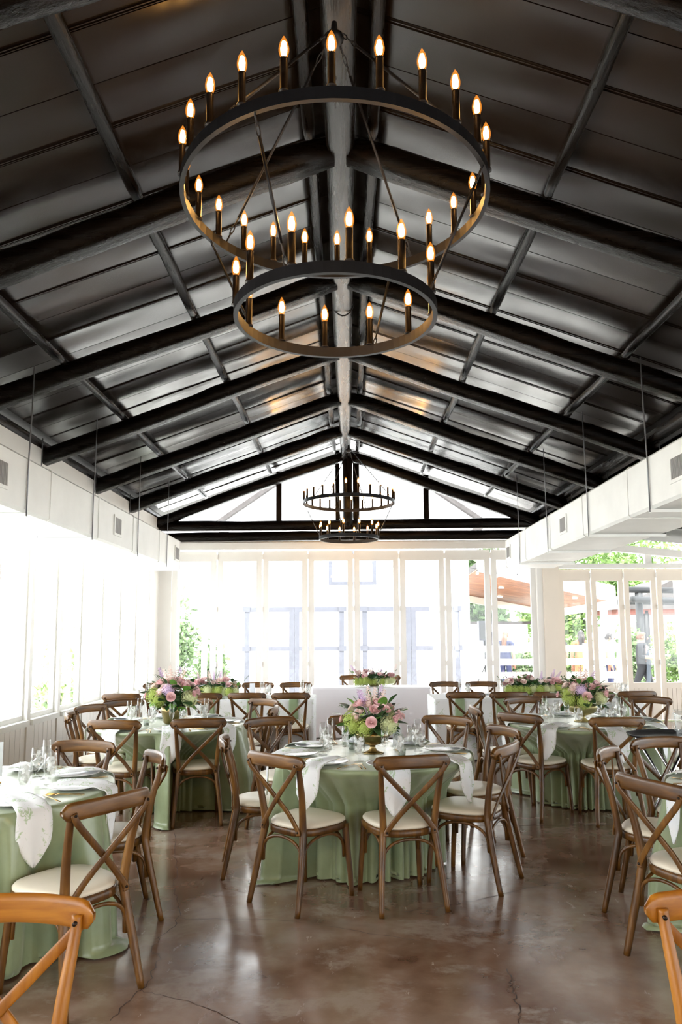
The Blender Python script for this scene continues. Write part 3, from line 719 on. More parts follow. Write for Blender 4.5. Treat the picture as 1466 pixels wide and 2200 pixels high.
def rect_cloth(x0, x1, y0, y1, mat, label, zt=.762, seed=3, amp=.012):
    per = []; r = .03
    def seg(a, b, nrm):
        n = max(2, int(math.hypot(b[0]-a[0], b[1]-a[1])/.03))
        for i in range(n): per.append((a[0]+(b[0]-a[0])*i/n, a[1]+(b[1]-a[1])*i/n, nrm))
    def arc(cx, cy, a0):
        for i in range(5): a = a0+PI/2*i/5; per.append((cx+r*math.cos(a), cy+r*math.sin(a), (math.cos(a), math.sin(a))))
    seg((x0+r, y0), (x1-r, y0), (0, -1)); arc(x1-r, y0+r, -PI/2); seg((x1, y0+r), (x1, y1-r), (1, 0)); arc(x1-r, y1-r, 0)
    seg((x1-r, y1), (x0+r, y1), (0, 1)); arc(x0+r, y1-r, PI/2); seg((x0, y1-r), (x0, y0+r), (-1, 0)); arc(x0+r, y0+r, PI)
    n = len(per); V = []; F = []; ph = [rnd.uniform(0, 6) for _ in range(3)]
    zs = [zt, zt-.004, zt-.03, zt-.1, .55, .42, .3, .18, .08, .012]
    for q, z in enumerate(zs):
        d = (zt-z)/zt
        for i, (x, y, nr) in enumerate(per):
            s = i*.03; w = amp*d*(math.sin(14*s+ph[0])+.7*math.sin(23*s+ph[1])+.5*math.sin(6*s+ph[2])) + (0 if q else -.006)
            V.append((x+nr[0]*w, y+nr[1]*w, z))
    for q in range(len(zs)-1):
        for i in range(n): F.append((q*n+i, (q+1)*n+i, (q+1)*n+(i+1) % n, q*n+(i+1) % n))
    F.append(tuple(range(n))[::-1])
    o = MB().add(V, F, True).build('tablecloth', mat); tag(o, label, 'tablecloth')
    for p in o.data.polygons:
        if len(p.vertices) > 4: p.use_smooth = False
    return o
def rect_table(x0, x1, y0, y1, label):
    t = empty('long_table', ((x0+x1)/2, (y0+y1)/2, 0)); tag(t, label, 'table')
    w, d = (x1-x0)/2-.015, (y1-y0)/2-.015
    MB().box((-w, -d, .73), (w, d, .756)).build('tabletop', 'chair', t)
    for sx in (-1, 1):
        for sy in (-1, 1): MB().sweep([(sx*(w-.12), sy*(d-.1), 0), (sx*(w-.12), sy*(d-.1), .73)], .018, n=8).build('leg', 'iron', t)
BL = (-3.0, -.45, 9.585, 10.43); BR = (1.08, 3.75, 9.585, 10.43); SW = (-.58, 1.26, 11.62, 12.2)
rect_table(*BL, 'long table under white and green floral cloth at back left'); rect_cloth(*BL, 'floral', 'white cloth with green leaf print over the long left table', amp=.006)
rect_table(*BR, 'long table under white and green floral cloth at back right'); rect_cloth(*BR, 'floral', 'white cloth with green leaf print over the long right table', amp=.006)
rect_table(*SW, 'sweetheart table under plain white linen at back centre'); rect_cloth(*SW, 'linen', 'plain white linen cloth over the back centre sweetheart table', amp=.010)

# ================================================================== TABLEWARE
ZT = .7635
plate_me = MB().lathe([(0, .004), (.07, .004), (.085, .0015), (.09, .004), (.125, .014), (.137, .017), (.138, .019), (.125, .0175), (.09, .009), (0, .008)], 32).mesh('dinner_plate', 'plate')
def fork_me():
    m = MB().sweep([(0, -.10, .004), (0, -.02, .006), (0, .03, .005), (0, .045, .006)], [.0045, .003, .0025, .007], [.0018]*4, n=6)
    for x in (-.009, -.003, .003, .009): m.sweep([(x*.8, .045, .006), (x, .06, .004), (x, .095, .007)], .0016, .0012, n=5)
    return m.mesh('fork', 'gold')
def knife_me():
    return MB().sweep([(0, -.11, .003), (0, -.02, .004), (0, 0, .004), (.002, .05, .004), (.003, .10, .004), (.001, .118, .004)], [.005, .0045, .004, .0085, .008, .002], [.002, .002, .0018, .001, .001, .001], n=6).mesh('knife', 'gold')
FORK, KNIFE = fork_me(), knife_me()
GOB = MB().lathe([(.0, .002), (.034, .0), (.034, .003), (.008, .008), (.006, .03), (.010, .036), (.028, .048), (.036, .075), (.037, .11), (.031, .168), (.0295, .168), (.0345, .11), (.0335, .077), (.026, .052), (0, .044)], 20).mesh('goblet', 'glass')
FLU = MB().lathe([(.0, .002), (.031, .0), (.031, .003), (.006, .007), (.0035, .03), (.004, .075), (.016, .092), (.024, .125), (.0245, .16), (.020, .222), (.0188, .222), (.0228, .16), (.022, .127), (.013, .098), (0, .088)], 18).mesh('champagne_flute', 'glass')
WAT = MB().lathe([(0, .047), (.024, .053), (.0322, .077), (.033, .11), (.0315, .13), (0, .13)], 14).mesh('water', 'water')
def ice_mesh(seed):
    rs = random.Random(seed); m = MB()
    for i in range(9):
        a, r, z = rs.uniform(0, 6.3), rs.uniform(.002, .016), .066+.0095*i
        rot = Matrix.Rotation(rs.uniform(0, 3), 3, Vector((rs.random(), rs.random(), rs.random()+.1)).normalized()); h = rs.uniform(.0085, .0115)
        c = Vector((r*math.cos(a), r*math.sin(a), z))
        V = [c+rot @ Vector((x*h, y*h, w*h)) for x in (-1, 1) for y in (-1, 1) for w in (-1, 1)]
        m.add(V, [(0, 1, 3, 2), (4, 6, 7, 5), (0, 4, 5, 1), (2, 3, 7, 6), (0, 2, 6, 4), (1, 5, 7, 3)])
    return m.mesh('ice', 'ice')
ICE = [ice_mesh(i) for i in range(4)]
def nap_me(rad, seed):
    # strip lying over the plate and falling over the table edge, ending in a point
    rs = random.Random(seed); sk = rs.uniform(-.04, .04)
    P = [(-.13, .030, .06), (-.06, .034, .075), (.0, .036, .08), (.06, .032, .08), (.12, .026, .08), (.165, .012, .08)]
    e = rad                                                   # distance from plate centre to cloth edge
    P = [(-.12, .030, .055), (-.05, .035, .075), (.02, .034, .078), (.09, .030, .080), (.14, .024, .080), (e-.012, .010, .082), (e+.010, .004, .083), (e+.022, -.014, .084),
         (e+.026, -.06, .088), (e+.028, -.11, .088), (e+.030, -.16, .080), (e+.030, -.20, .055), (e+.031, -.235, .030), (e+.031, -.262, .006)]
    V = []; n = 9
    for k, (u, z, w) in enumerate(P):
        t = max(0, k-7)/6
        for j in range(n):
            s = -1+2*j/(n-1); V.append((u+.007*math.sin(s*4+seed)*min(1, t*2)+.002, w*s+sk*t*1.2, z+.004*math.cos(s*5+seed)*(1 if k < 6 else 0)))
    F = [(k*n+j, (k+1)*n+j, (k+1)*n+j+1, k*n+j+1) for k in range(len(P)-1) for j in range(n-1)]
    return MB().add(V, F, True).mesh('napkin', 'napkin')
def ang_name(tc, a):
    d = (math.degrees(a)+360+22.5) % 360
    return ['right', 'back right', 'back', 'back left', 'left', 'front left', 'front', 'front right'][int(d//45)]
NTR = {'centre': 'centre round table', 'left': 'left middle table', 'right': 'right middle table', 'nl': 'nearest left table', 'nr': 'nearest right table'}
def setting(key, angdeg, word, glass=True, flute=True, nap=True):
    (cx, cy), R, _ = TAB[key]; a = math.radians(angdeg); ca, sa = math.cos(a), math.sin(a); t = NTR[key]
    W_ = lambda r, q, z=ZT: (cx+r*ca-q*sa, cy+r*sa+q*ca, z)
    gname = ' on the '+t
    pr = R-.185
    o = link('dinner_plate', plate_me); place(o, W_(pr, 0), (0, 0, a)); tag(o, 'white dinner plate at the %s place of the %s' % (word, t), 'plate', 'dinner plates'+gname)
    if nap:
        o = link('floral_napkin', nap_me(R-pr, int(angdeg) % 17)); place(o, W_(pr, .01), (0, 0, a)); md = o.modifiers.new('thickness', 'SOLIDIFY'); md.thickness = .0025
        tag(o, 'leaf-print napkin hanging at the %s place of the %s' % (word, t), 'napkin', 'floral napkins'+gname)
    for q, nm in ((-.165, 'inner'), (-.19, 'outer')):
        o = link('fork', FORK); place(o, W_(pr+.02, q), (0, 0, a+PI/2)); tag(o, '%s gold fork at the %s place of the %s' % (nm, word, t), 'fork', 'gold forks'+gname)
    o = link('knife', KNIFE); place(o, W_(pr+.02, .17), (0, 0, a+PI/2)); tag(o, 'gold knife at the %s place of the %s' % (word, t), 'knife', 'gold knives'+gname)
    if glass:
        o = link('water_goblet', GOB); place(o, W_(pr-.19, .12)); tag(o, 'stemmed goblet of iced water at the %s place of the %s' % (word, t), 'glass', 'water goblets'+gname)
        link('water', WAT, o); ic = link('ice', ICE[int(angdeg) % 4], o); ic['kind'] = 'stuff'
    if flute:
        o = link('champagne_flute', FLU); place(o, W_(pr-.17, .02)); tag(o, 'empty champagne flute at the %s place of the %s' % (word, t), 'glass', 'champagne flutes'+gname)
words = {0: 'right', 45: 'back right', 90: 'back', 135: 'back left', 180: 'left', 225: 'front left', 270: 'front', 315: 'front right'}
for key, off in (('centre', 10), ('left', 15), ('right', 4)):
    for d in words: setting(key, d+off, words[d])
for d in (40, 85, 358, 315, 270): setting('nl', d, {40: 'back right', 85: 'back', 358: 'right', 315: 'front right', 270: 'front'}[d], flute=(d in (40, 358)))
for d in (135, 180, 225): setting('nr', d, words[d], flute=False, glass=(d == 225))

# long tables: plates, glasses, green napkins
def long_setting(x0, x1, y0, y1, xs, nm):
    for i, x in enumerate(xs):
        for sd, yy, sw in ((1, y0+.18, 'near'), (-1, y1-.18, 'far')):
            wd = '%s place, %s side of the %s' % (ords[i], sw, nm)
            o = link('dinner_plate', plate_me); place(o, (x, yy, ZT+.001)); tag(o, 'white plate at the '+wd, 'plate', 'plates on the '+nm)
            g = link('water_goblet', GOB); place(g, (x+.16, yy+sd*.17, ZT)); tag(g, 'iced water goblet at the '+wd, 'glass', 'goblets on the '+nm)
            link('water', WAT, g); ic = link('ice', ICE[i % 4], g); ic['kind'] = 'stuff'
            f = link('champagne_flute', FLU); place(f, (x+.08, yy+sd*.19, ZT)); tag(f, 'champagne flute at the '+wd, 'glass', 'flutes on the '+nm)
            if sd > 0:
                m = MB(); P = [(-.10, .031), (0, .032), (.12, .022), (.176, .008), (.198, -.004), (.205, -.06), (.206, -.16), (.207, -.24)]; n = 5
                V = [((-.055+.0275*j)*(1+.02*k), -u+.003*math.sin(j*2.+k), z) for k, (u, z) in enumerate(P) for j in range(n)]
                m.add(V, [(k*n+j, (k+1)*n+j, (k+1)*n+j+1, k*n+j+1) for k in range(len(P)-1) for j in range(n-1)], True)
                o = m.build('green_napkin', 'green_napkin'); place(o, (x, yy, ZT)); md = o.modifiers.new('thickness', 'SOLIDIFY'); md.thickness = .002
                tag(o, 'green napkin hanging at '+wd, 'napkin', 'green napkins on the '+nm)
long_setting(*BL, (-2.74, -2.24, -1.76, -1.23, -.70), 'long left table')
long_setting(*BR, (1.40, 1.92, 2.44, 2.95, 3.46), 'long right table')

# ================================================================== FLOWERS
def rose_me(seed, mat):
    rs = random.Random(seed); m = MB()
    for ring, (cnt, r0, h, op) in enumerate(((3, .30, .95, .12), (4, .52, 1.0, .25), (5, .78, .92, .5), (6, 1.0, .78, .85))):
        for k in range(cnt):
            a0 = 2*PI*k/cnt+ring*.7+rs.uniform(-.15, .15); wd = 2*PI/cnt*.72; V = []; nu, nv = 5, 4
            for i in range(nv):
                v = i/(nv-1); rr = r0*(.35+.65*math.sin(v*PI*.5))+op*.28*v**3; z = h*v*1.25-.25-(.12*op if i == nv-1 else 0)
                for j in range(nu):
                    u = -1+2*j/(nu-1); a = a0+u*wd*(.75+.25*math.sin(PI*v)); q = rr*(1-.04*u*u); V.append((q*math.cos(a), q*math.sin(a), z-.18*u*u*v))
            m.add(V, [(i*nu+j, i*nu+j+1, (i+1)*nu+j+1, (i+1)*nu+j) for i in range(nv-1) for j in range(nu-1)], True)
    m.blob((0, 0, .2), (.24, .24, .5), 8, 5)
    return m.mesh('rose', mat)
def hyd_me(seed, mat):
    rs = random.Random(seed); m = MB(); n = 118
    for i in range(n):
        zz = 1-1.72*(i+.5)/n; ph = i*2.399963; r = math.sqrt(max(0, 1-zz*zz)); d = Vector((r*math.cos(ph), r*math.sin(ph), zz))*rs.uniform(.86, 1.08)
        nrm = d.normalized(); s = nrm.cross(Vector((.2, .4, .9))).normalized(); t = nrm.cross(s); a0 = rs.uniform(0, 6)
        for k in range(4):
            a = a0+k*PI/2; e = s*math.cos(a)+t*math.sin(a); g = s*math.cos(a+PI/2)+t*math.sin(a+PI/2)
            m.add([d, d+e*.09+g*.068+nrm*.05, d+e*.165-nrm*.01, d+e*.09-g*.068+nrm*.05], [(0, 1, 2, 3)], False)
    m.blob((0, 0, 0), .74, 10, 7)
    return m.mesh('hydrangea', mat)
def spike_me(seed, mat):
    rs = random.Random(seed); m = MB(); m.sweep([(0, 0, -.5), (0, 0, 1)], .02, n=5, smooth=True)
    for i in range(26):
        z = .15+.85*i/26; r = .17*(1-.65*(z-.15)); a = i*2.4
        c = Vector((r*math.cos(a)*.7, r*math.sin(a)*.7, z)); s = .085*(1.15-.7*z)
        for k in range(4):
            b = a+k*PI/2; e = Vector((math.cos(b)*.7, math.sin(b)*.7, .5)); g = Vector((-math.sin(b), math.cos(b), 0))
            m.add([c, c+e*s*1.0+g*s*.7, c+e*s*1.7, c+e*s*1.0-g*s*.7], [(0, 1, 2, 3)], True)
    return m.mesh('stock_flower', mat)
def leaf_me(mat):
    V = []; n = 6
    for i in range(n+1):
        t = i/n; w = .30*math.sin(PI*min(.98, t*.93+.05))**.8; z = .22*t-.28*t*t
        V += [(t, -w, z+.05*abs(w)), (t, 0, z), (t, w, z+.05*abs(w))]
    F = []
    for i in range(n): F += [(3*i, 3*i+1, 3*i+4, 3*i+3), (3*i+1, 3*i+2, 3*i+5, 3*i+4)]
    return MB().add(V, F, True).mesh('leaf', mat)
def sprig_me(mat):
    m = MB(); P = [(0, 0, 0), (.02, 0, .35), (.1, 0, .7), (.22, 0, 1)]; m.sweep(spline(P, 3), .012, n=5)
    rs = random.Random(3)
    for i in range(14):
        t = .25+.75*i/14; x, z = .22*t*t, t; a = i*2.4; e = Vector((math.cos(a), math.sin(a), .7)).normalized(); g = e.cross(Vector((0, 0, 1))).normalized(); c = Vector((x, 0, z))
        m.add([c, c+e*.06+g*.025, c+e*.13, c+e*.06-g*.025], [(0, 1, 2, 3)], True)
    return m.mesh('sprig', mat)
ROSE = [rose_me(1, 'rose'), rose_me(2, 'rose_pale'), rose_me(3, 'rose')]
HYD = [hyd_me(1, 'lime'), hyd_me(2, 'palelime'), hyd_me(3, 'lilac')]
SPK = [spike_me(1, 'lilac'), spike_me(2, 'rose_pale')]
LEAF = [leaf_me('leaf'), leaf_me('leaf2')]; SPRIG = [sprig_me('stem'), sprig_me('leaf')]
def orient(d, spin=0):
    return (Vector(d).to_track_quat('Z', 'Y') @ Matrix.Rotation(spin, 3, 'Z').to_quaternion()).to_euler()
def core(parent, c, r, n, seed):
    rs = random.Random(seed); m = MB()
    for i in range(n):
        d = Vector((rs.gauss(0, 1), rs.gauss(0, 1), rs.gauss(0, 1))).normalized()*rs.uniform(.55, .95); p = Vector((c[0]+d.x*r[0], c[1]+d.y*r[1], c[2]+d.z*r[2]))
        e = Vector((rs.gauss(0, 1), rs.gauss(0, 1), rs.gauss(0, 1))).normalized(); g = e.cross(d+Vector((.01, .02, .03))).normalized(); L_ = rs.uniform(.04, .07)
        m.add([p, p+e*L_*.5+g*L_*.22, p+e*L_, p+e*L_*.5-g*L_*.22], [(0, 1, 2, 3)])
    m.blob(c, (r[0]*.75, r[1]*.75, r[2]*.75), 10, 6)
    o = m.build('greenery', 'leaf', parent); o['kind'] = 'stuff'
def arrangement(x, y, z, label, bowl, sc=1.0, seed=1):
    rs = random.Random(seed); a = empty('flower_centrepiece', (x, y, z), rs.uniform(-.2, .2)); tag(a, label, 'flowers'); a.scale = (sc, sc, sc)
    if bowl == 'compote_dark' or bowl == 'compote_gold':
        MB().lathe([(.0, .0), (.068, .0), (.066, .006), (.03, .016), (.017, .034), (.018, .05), (.05, .062), (.092, .085), (.108, .12), (.106, .145), (.098, .145), (.095, .12), (.05, .075), (0, .07)], 48, rib=.022 if bowl == 'compote_gold' else .006, ribn=16).build('bowl', 'brass' if bowl == 'compote_dark' else 'gold_bowl', a)
    else:
        MB().lathe([(.06, 0), (.075, .01), (.095, .10), (.10, .145), (.094, .145), (.07, .02), (0, .015)], 32).build('bowl', bowl, a)
    if bowl.startswith('compote'): a.children[-1].scale = (1.18, 1.18, 1.05)
    c0 = Vector((0, 0, .212)); core(a, c0, (.15, .15, .085), 220, seed)
    def put(me, name, az, el, dist, s, tilt=1, sp=None):
        d = Vector((math.cos(az)*math.cos(el), math.sin(az)*math.cos(el), math.sin(el)))
        p = c0+Vector((d.x*dist, d.y*dist, d.z*dist*.82)); o = link(name, me, a); place(o, p, orient(d*tilt+Vector((0, 0, .25*(1-tilt)+.1)), rs.uniform(0, 6)), s); return o
    for k, (az, el, di, kind) in enumerate([(215, -5, .155, 0), (322, -2, .16, 1), (205, 12, .165, 0), (30, 8, .16, 1), (120, 5, .16, 0), (90, 50, .15, 1), (262, -12, .14, 0) if seed % 2 else (160, 10, .16, 1)]):
        put(HYD[kind], 'hydrangea', math.radians(az+rs.uniform(-8, 8)), math.radians(el), di, rs.uniform(.060, .070))
    for k, (az, el, di) in enumerate([(268, 8, .17), (240, 38, .17), (285, 42, .175), (318, 40, .19), (262, 62, .17), (300, 62, .19), (215, 55, .19), (180, 40, .18), (140, 45, .18), (90, 30, .18), (40, 40, .18), (10, 45, .18), (345, 20, .20), (228, 20, .16), (100, 65, .18)]):
        put(ROSE[k % 3], 'rose', math.radians(az+rs.uniform(-7, 7)), math.radians(el), di, rs.uniform(.030, .040))
    for az, el in ((235, 62), (250, 75), (290, 70), (320, 62), (60, 65), (150, 60)):
        put(SPK[rs.randrange(2)], 'stock_flower', math.radians(az), math.radians(el), .14, rs.uniform(.13, .17), .9)
    put(HYD[2], 'hydrangea', math.radians(255 if bowl != 'compote_dark' else 60), math.radians(35), .16, .05)
    for k in range(46):
        az, el = rs.uniform(0, 2*PI), rs.uniform(-.45, .9); d = Vector((math.cos(az)*math.cos(el), math.sin(az)*math.cos(el), math.sin(el)))
        o = link('leaf', LEAF[0 if rs.random() < .7 else 1], a); p = c0+d*rs.uniform(.12, .185); p.z = max(p.z, .15)
        q = d.to_track_quat('X', 'Z').to_euler(); place(o, p, (q.x+rs.uniform(-.5, .5), q.y, q.z), rs.uniform(.075, .125))
    for k in range(9):
        az = rs.uniform(0, 2*PI); el = rs.uniform(.35, 1.35); put(SPRIG[k % 2], 'sprig', az, el, .12, rs.uniform(.13, .20), .9)
    for az, el in ((330, 18), (338, 25), (200, 15), (20, 20)):                       # long stems with big leaves and buds
        d = Vector((math.cos(math.radians(az))*math.cos(math.radians(el)), math.sin(math.radians(az))*math.cos(math.radians(el)), math.sin(math.radians(el))))
        o = link('leaf', LEAF[0], a); q = d.to_track_quat('X', 'Z').to_euler(); place(o, c0+d*.19, q, .11)
        put(ROSE[0], 'rosebud', math.radians(az-8), math.radians(el-6), .22, .022)
    return a
arrangement(.165, 5.36, ZT, 'pink roses and lime hydrangeas in a dark brass footed bowl, centre round table', 'compote_dark', .98, 1)
arrangement(-1.66, 7.12, ZT, 'pink and lilac flowers in a gold vase on the left middle round table', 'brass', 1.12, 2)
arrangement(2.20, 7.15, ZT, 'pink roses and green hydrangeas in ribbed gold compote, right middle table', 'compote_gold', 1.05, 3)
arrangement(-2.36, 4.2, ZT, 'dark leafy centrepiece barely visible on the nearest left round table', 'card', .95, 5)
def garland(x, y, z, ln, label, seed):
    rs = random.Random(seed); a = empty('flower_garland', (x, y, z)); tag(a, label, 'flowers')
    MB().lathe([(.07, 0), (.085, .05), (.08, .08), (0, .08)], 20).build('bowl', 'brass', a)
    core(a, (0, 0, .12), (ln*.5, .11, .10), 460, seed)
    for k in range(9):
        t = -1+2*(k+.5)/9; o = link('hydrangea', HYD[rs.choice((0, 0, 1))], a); place(o, (t*ln*.46, -.085+rs.uniform(-.02, .03), .07+rs.uniform(0, .03)), (rs.uniform(0, 3), rs.uniform(0, 3), 0), rs.uniform(.055, .068))
    for k in range(22):
        t = rs.uniform(-1, 1); o = link('rose', ROSE[k % 3], a); zz = .15+.11*rs.random()*(1-.5*abs(t))
        place(o, (t*ln*.46, rs.uniform(-.11, .06), zz), orient((t*.4, -1 if rs.random() < .6 else .2, .8)), rs.uniform(.028, .038))
    for k in range(12):
        t = rs.uniform(-1, 1); o = link('stock_flower', SPK[k % 2], a); place(o, (t*ln*.45, rs.uniform(-.05, .05), .20), orient((t*.6+rs.uniform(-.2, .2), rs.uniform(-.3, .2), 1)), rs.uniform(.11, .16))
    for k in range(10):
        t = rs.uniform(-1, 1); o = link('sprig', SPRIG[k % 2], a); place(o, (t*ln*.48, rs.uniform(-.06, .06), .13), orient((t*.8, rs.uniform(-.3, .3), 1)), rs.uniform(.15, .24))
    for k in range(44):
        t = rs.uniform(-1, 1); az = rs.uniform(0, 6.28); o = link('leaf', LEAF[0 if rs.random() < .45 else 1], a)
        place(o, (t*ln*.5, -.06*rs.random()+.02, .09+.14*rs.random()), (rs.uniform(-.4, .4), rs.uniform(-.9, .3), az), rs.uniform(.06, .10))
garland(-1.78, 10.0, ZT, .68, 'long low garland of pink flowers and greenery on the long left table', 21)
garland(2.42, 10.0, ZT, .80, 'long low garland of pink flowers and greenery on the long right table', 22)
garland(.40, 11.9, ZT, .66, 'low garland of lime hydrangeas and roses on the white sweetheart table', 23)

# table number cards
def stroke(mb, pts, w, y): mb.sweep([(p[0], y, p[1]) for p in spline(pts, 5)], w, .0006, (0, 1, 0), 4)
def number_card(x, y, rz, label, glyph=True, sc=1):
    c = empty('number_card', (x, y, ZT), rz); tag(c, label, 'card'); c.scale = (sc,)*3
    MB().box((-.032, -.002, .03), (.032, .002, .165)).build('card', 'card', c)
    MB().sweep([(-.03, 0, .004), (.03, 0, .004)], .004, n=6).sweep([(0, 0, .004), (0, 0, .032)], .003, n=6).box((-.012, -.012, 0), (.012, .012, .008)).build('stand', 'gold', c)
    if glyph:
        m = MB(); stroke(m, [(.014, .142), (-.010, .140), (-.013, .115), (.006, .116), (.014, .095), (.002, .074), (-.016, .080)], .0028, -.0032); m.build('numeral', 'ink', c)
number_card(.345, 5.46, .15, 'white table number card in a small stand behind flowers, centre round table')
number_card(2.48, 7.28, -.1, 'white table number card beside flowers on the right middle round table')
number_card(-2.01, 4.30, .3, 'white table number card at left photo edge on the nearest left table', True, 1.4)
number_card(-1.28, 10.0, .05, 'white table number card right of garland on the long left table', False, 1.1)
# votives
def votive(x, y, label, s=1):
    v = empty('votive_candle', (x, y, ZT)); tag(v, label, 'candle', 'votive candles on the round tables'); v.scale = (s,)*3
    MB().lathe([(.024, 0), (.03, .05), (.028, .05), (.0225, .004), (0, .004)], 16).build('glass', 'votive', v)
    MB().lathe([(0, .005), (.021, .005), (.023, .028), (0, .028)], 14).build('wax', 'plate', v)
votive(.02, 5.52, 'small glass votive candle left of flowers on the centre round table'); votive(.36, 5.22, 'small glass votive candle right of flowers on the centre round table')
votive(-1.86, 6.95, 'small glass votive candle on the left middle round table'); votive(2.40, 6.98, 'small glass votive candle on the right middle round table')

# folding tray stand with oval tray and pitcher
ts = empty('tray_stand', (2.50, 5.92, 0)); tag(ts, 'chrome folding tray stand with crossed legs behind the right chairs', 'tray stand')
for sx in (-1, 1):
    for sy in (-1, 1):
        MB().sweep([(sx*.21, sy*.17, 0), (-sx*.21, sy*.17, .765)], .013, n=8).build('leg', 'chrome', ts)
    MB().sweep([(sx*.21, -.19, .77), (sx*.21, .19, .77)], .013, n=8).build('top_bar', 'chrome', ts)
    MB().sweep([(sx*.19, -.17, .06), (sx*.19, .17, .06)], .009, n=8).build('cross_bar', 'chrome', ts)
tr = empty('serving_tray', (2.50, 5.92, .788)); tag(tr, 'large oval black serving tray on the chrome folding stand', 'tray')
m = MB().lathe([(0, 0), (.28, 0), (.31, .012), (.335, .026), (.34, .026), (.315, .006), (.285, -.006), (0, -.006)], 48); m.v = [(x, y*.76, z) for x, y, z in m.v]; m.build('tray', 'tray', tr)
pi = empty('water_pitcher', (2.60, 5.92, .79), .4); tag(pi, 'clear plastic pitcher of water on the black oval tray', 'pitcher')
MB().lathe([(.05, 0), (.055, .004), (.058, .02), (.068, .15), (.074, .20), (.072, .20), (.066, .15), (.055, .012), (0, .008)], 32, rib=.012, ribn=16).build('body', 'pitcher', pi)
MB().lathe([(0, .010), (.054, .014), (.064, .15), (0, .15)], 20).build('water', 'water', pi)
MB().sweep(spline([(-.068, 0, .17), (-.105, 0, .175), (-.118, 0, .13), (-.105, 0, .07), (-.062, 0, .045)], 5), .010, .006, (0, 1, 0), 8).build('handle', 'pitcher', pi)

# ================================================================== OUTDOORS
struct('ground', MB().box((-40, Y1+.15, -.2), (45, 60, -.06)).box((-40, -10, -.2), (XL-.2, Y1+.15, -.06)).box((XR+.2, -10, -.2), (45, Y1+.15, -.06)), 'paving')
# white building with grey barn doors
hb = empty('white_building', (0, 19, 0)); tag(hb, 'white building with grey-trimmed barn doors seen through the far glass', 'building')
MB().box((-2.95, 0, -.06), (3.08, 1.3, 4.4)).build('wall', 'facade', hb)
MB().prism([(-3.3, 4.4), (3.4, 4.4), (.06, 6.7)], 1, .0, 1.3).build('gable', 'facade', hb)
for sd in (-1, 1):
    MB().prism([(.06, 6.7), (.06+sd*3.5, 4.3), (.06+sd*3.5, 4.42), (.06, 6.85)], 1, -.2, 1.4).build('roof_slope', 'shingle', hb)
for x0, x1 in ((-2.63, -.11), (.35, 2.81)):
    d = MB().box((x0, -.05, 0), (x1, -.002, 2.26)).build('barn_door', 'facade', hb); b = .125; xm = (x0+x1)/2
    bars = [(x0, 2.14, x1, 2.26), (x0, 1.16, x1, 1.27), (x0, 0, x0+b, 2.26), (x1-b, 0, x1, 2.26), (xm-b-.004, 0, xm-.004, 2.26), (xm+.004, 0, xm+b+.004, 2.26)]
    for i, q in enumerate(bars): MB().box((q[0], -.08 if i > 1 else -.074, q[1]), (q[2], -.051, q[3])).build('door_trim', 'barn_grey', d)
    for q in (x0-.06, x1-.14): 
        for z in (2.14, 1.15): MB().box((q, -.095, z), (q+.2, -.08, z+.13)).build('hinge', 'barn_grey', d)
wn = MB().box((-.5, -.06, 2.81), (.72, -.0, 2.90)).box((-.5, -.06, 2.90), (-.40, 0, 3.6)).box((.62, -.06, 2.90), (.72, 0, 3.6)).box((-.5, -.06, 3.6), (.72, 0, 3.7)).build('window', 'barn_grey', hb)
MB().box((-.4, -.03, 2.9), (.62, -.01, 3.6)).build('pane', 'pane', wn)

def foliage_mb(c, r, n, size, seed, shell=.45):
    rs = np.random.RandomState(seed); d = rs.normal(size=(n, 3)); d /= np.linalg.norm(d, axis=1)[:, None]
    lump = 1+.18*np.sin(5*d[:, 0]+seed)+.15*np.sin(6*d[:, 2]+2*d[:, 1]+seed)
    p = d*(rs.uniform(shell, 1, n)*lump)[:, None]*np.array(r)+np.array(c)
    e = rs.normal(size=(n, 3)); e /= np.linalg.norm(e, axis=1)[:, None]; g = np.cross(e, rs.normal(size=(n, 3))); g /= np.linalg.norm(g, axis=1)[:, None]
    s = (size*rs.uniform(.6, 1.4, n))[:, None]
    V = np.stack([p, p+e*s*.5+g*s*.25, p+e*s, p+e*s*.5-g*s*.25], 1).reshape(-1, 3)
    m = MB(); m.v = [tuple(q) for q in V]; m.f = [(4*i, 4*i+1, 4*i+2, 4*i+3) for i in range(n)]; m.sm = [False]*n; m.mi = [0]*n; return m
def tree(x, y, h, r, mat, label, n=2600, seed=1, size=.30, trunk=True):
    t = empty('tree', (x, y, -.06)); tag(t, label, 'tree', 'trees beyond the glass')
    m = foliage_mb((0, 0, h*.62), (r, r*.9, h*.42), n, size, seed); m.build('crown', mat, t)
    if trunk: MB().sweep(logpath((0, 0, 0), (.1, 0, h*.6), 8, .05), [.16*(1-.06*i) for i in range(8)], n=8).build('trunk', 'bark', t)
def shrub(x, y, h, r, mat, label, n=900, seed=1, size=.16):
    t = empty('shrub', (x, y, -.06)); tag(t, label, 'shrub', 'shrubs beyond the glass')
    foliage_mb((0, 0, h*.5), (r, r*.8, h*.52), n, size, seed, .3).build('foliage', mat, t)
    MB().sweep([(0, 0, 0), (.02, 0, h*.5)], .03, n=6).build('stem', 'bark', t)
shrub(-4.85, 21.6, 2.6, .62, 'fol_c', 'tall pale hedge shrub left of the white porch posts', 1500, 1)
shrub(-3.75, 20.2, 1.5, .45, 'fol_c', 'rounded hedge shrub between the white porch posts', 1100, 2)
shrub(-2.7, 21.8, 2.3, .5, 'fol_a', 'slim pale shrub just left of the white building', 1000, 3)
shrub(-3.35, 18.75, 1.25, .30, 'fol_c', 'low shrub at the left corner of the white building', 900, 4)
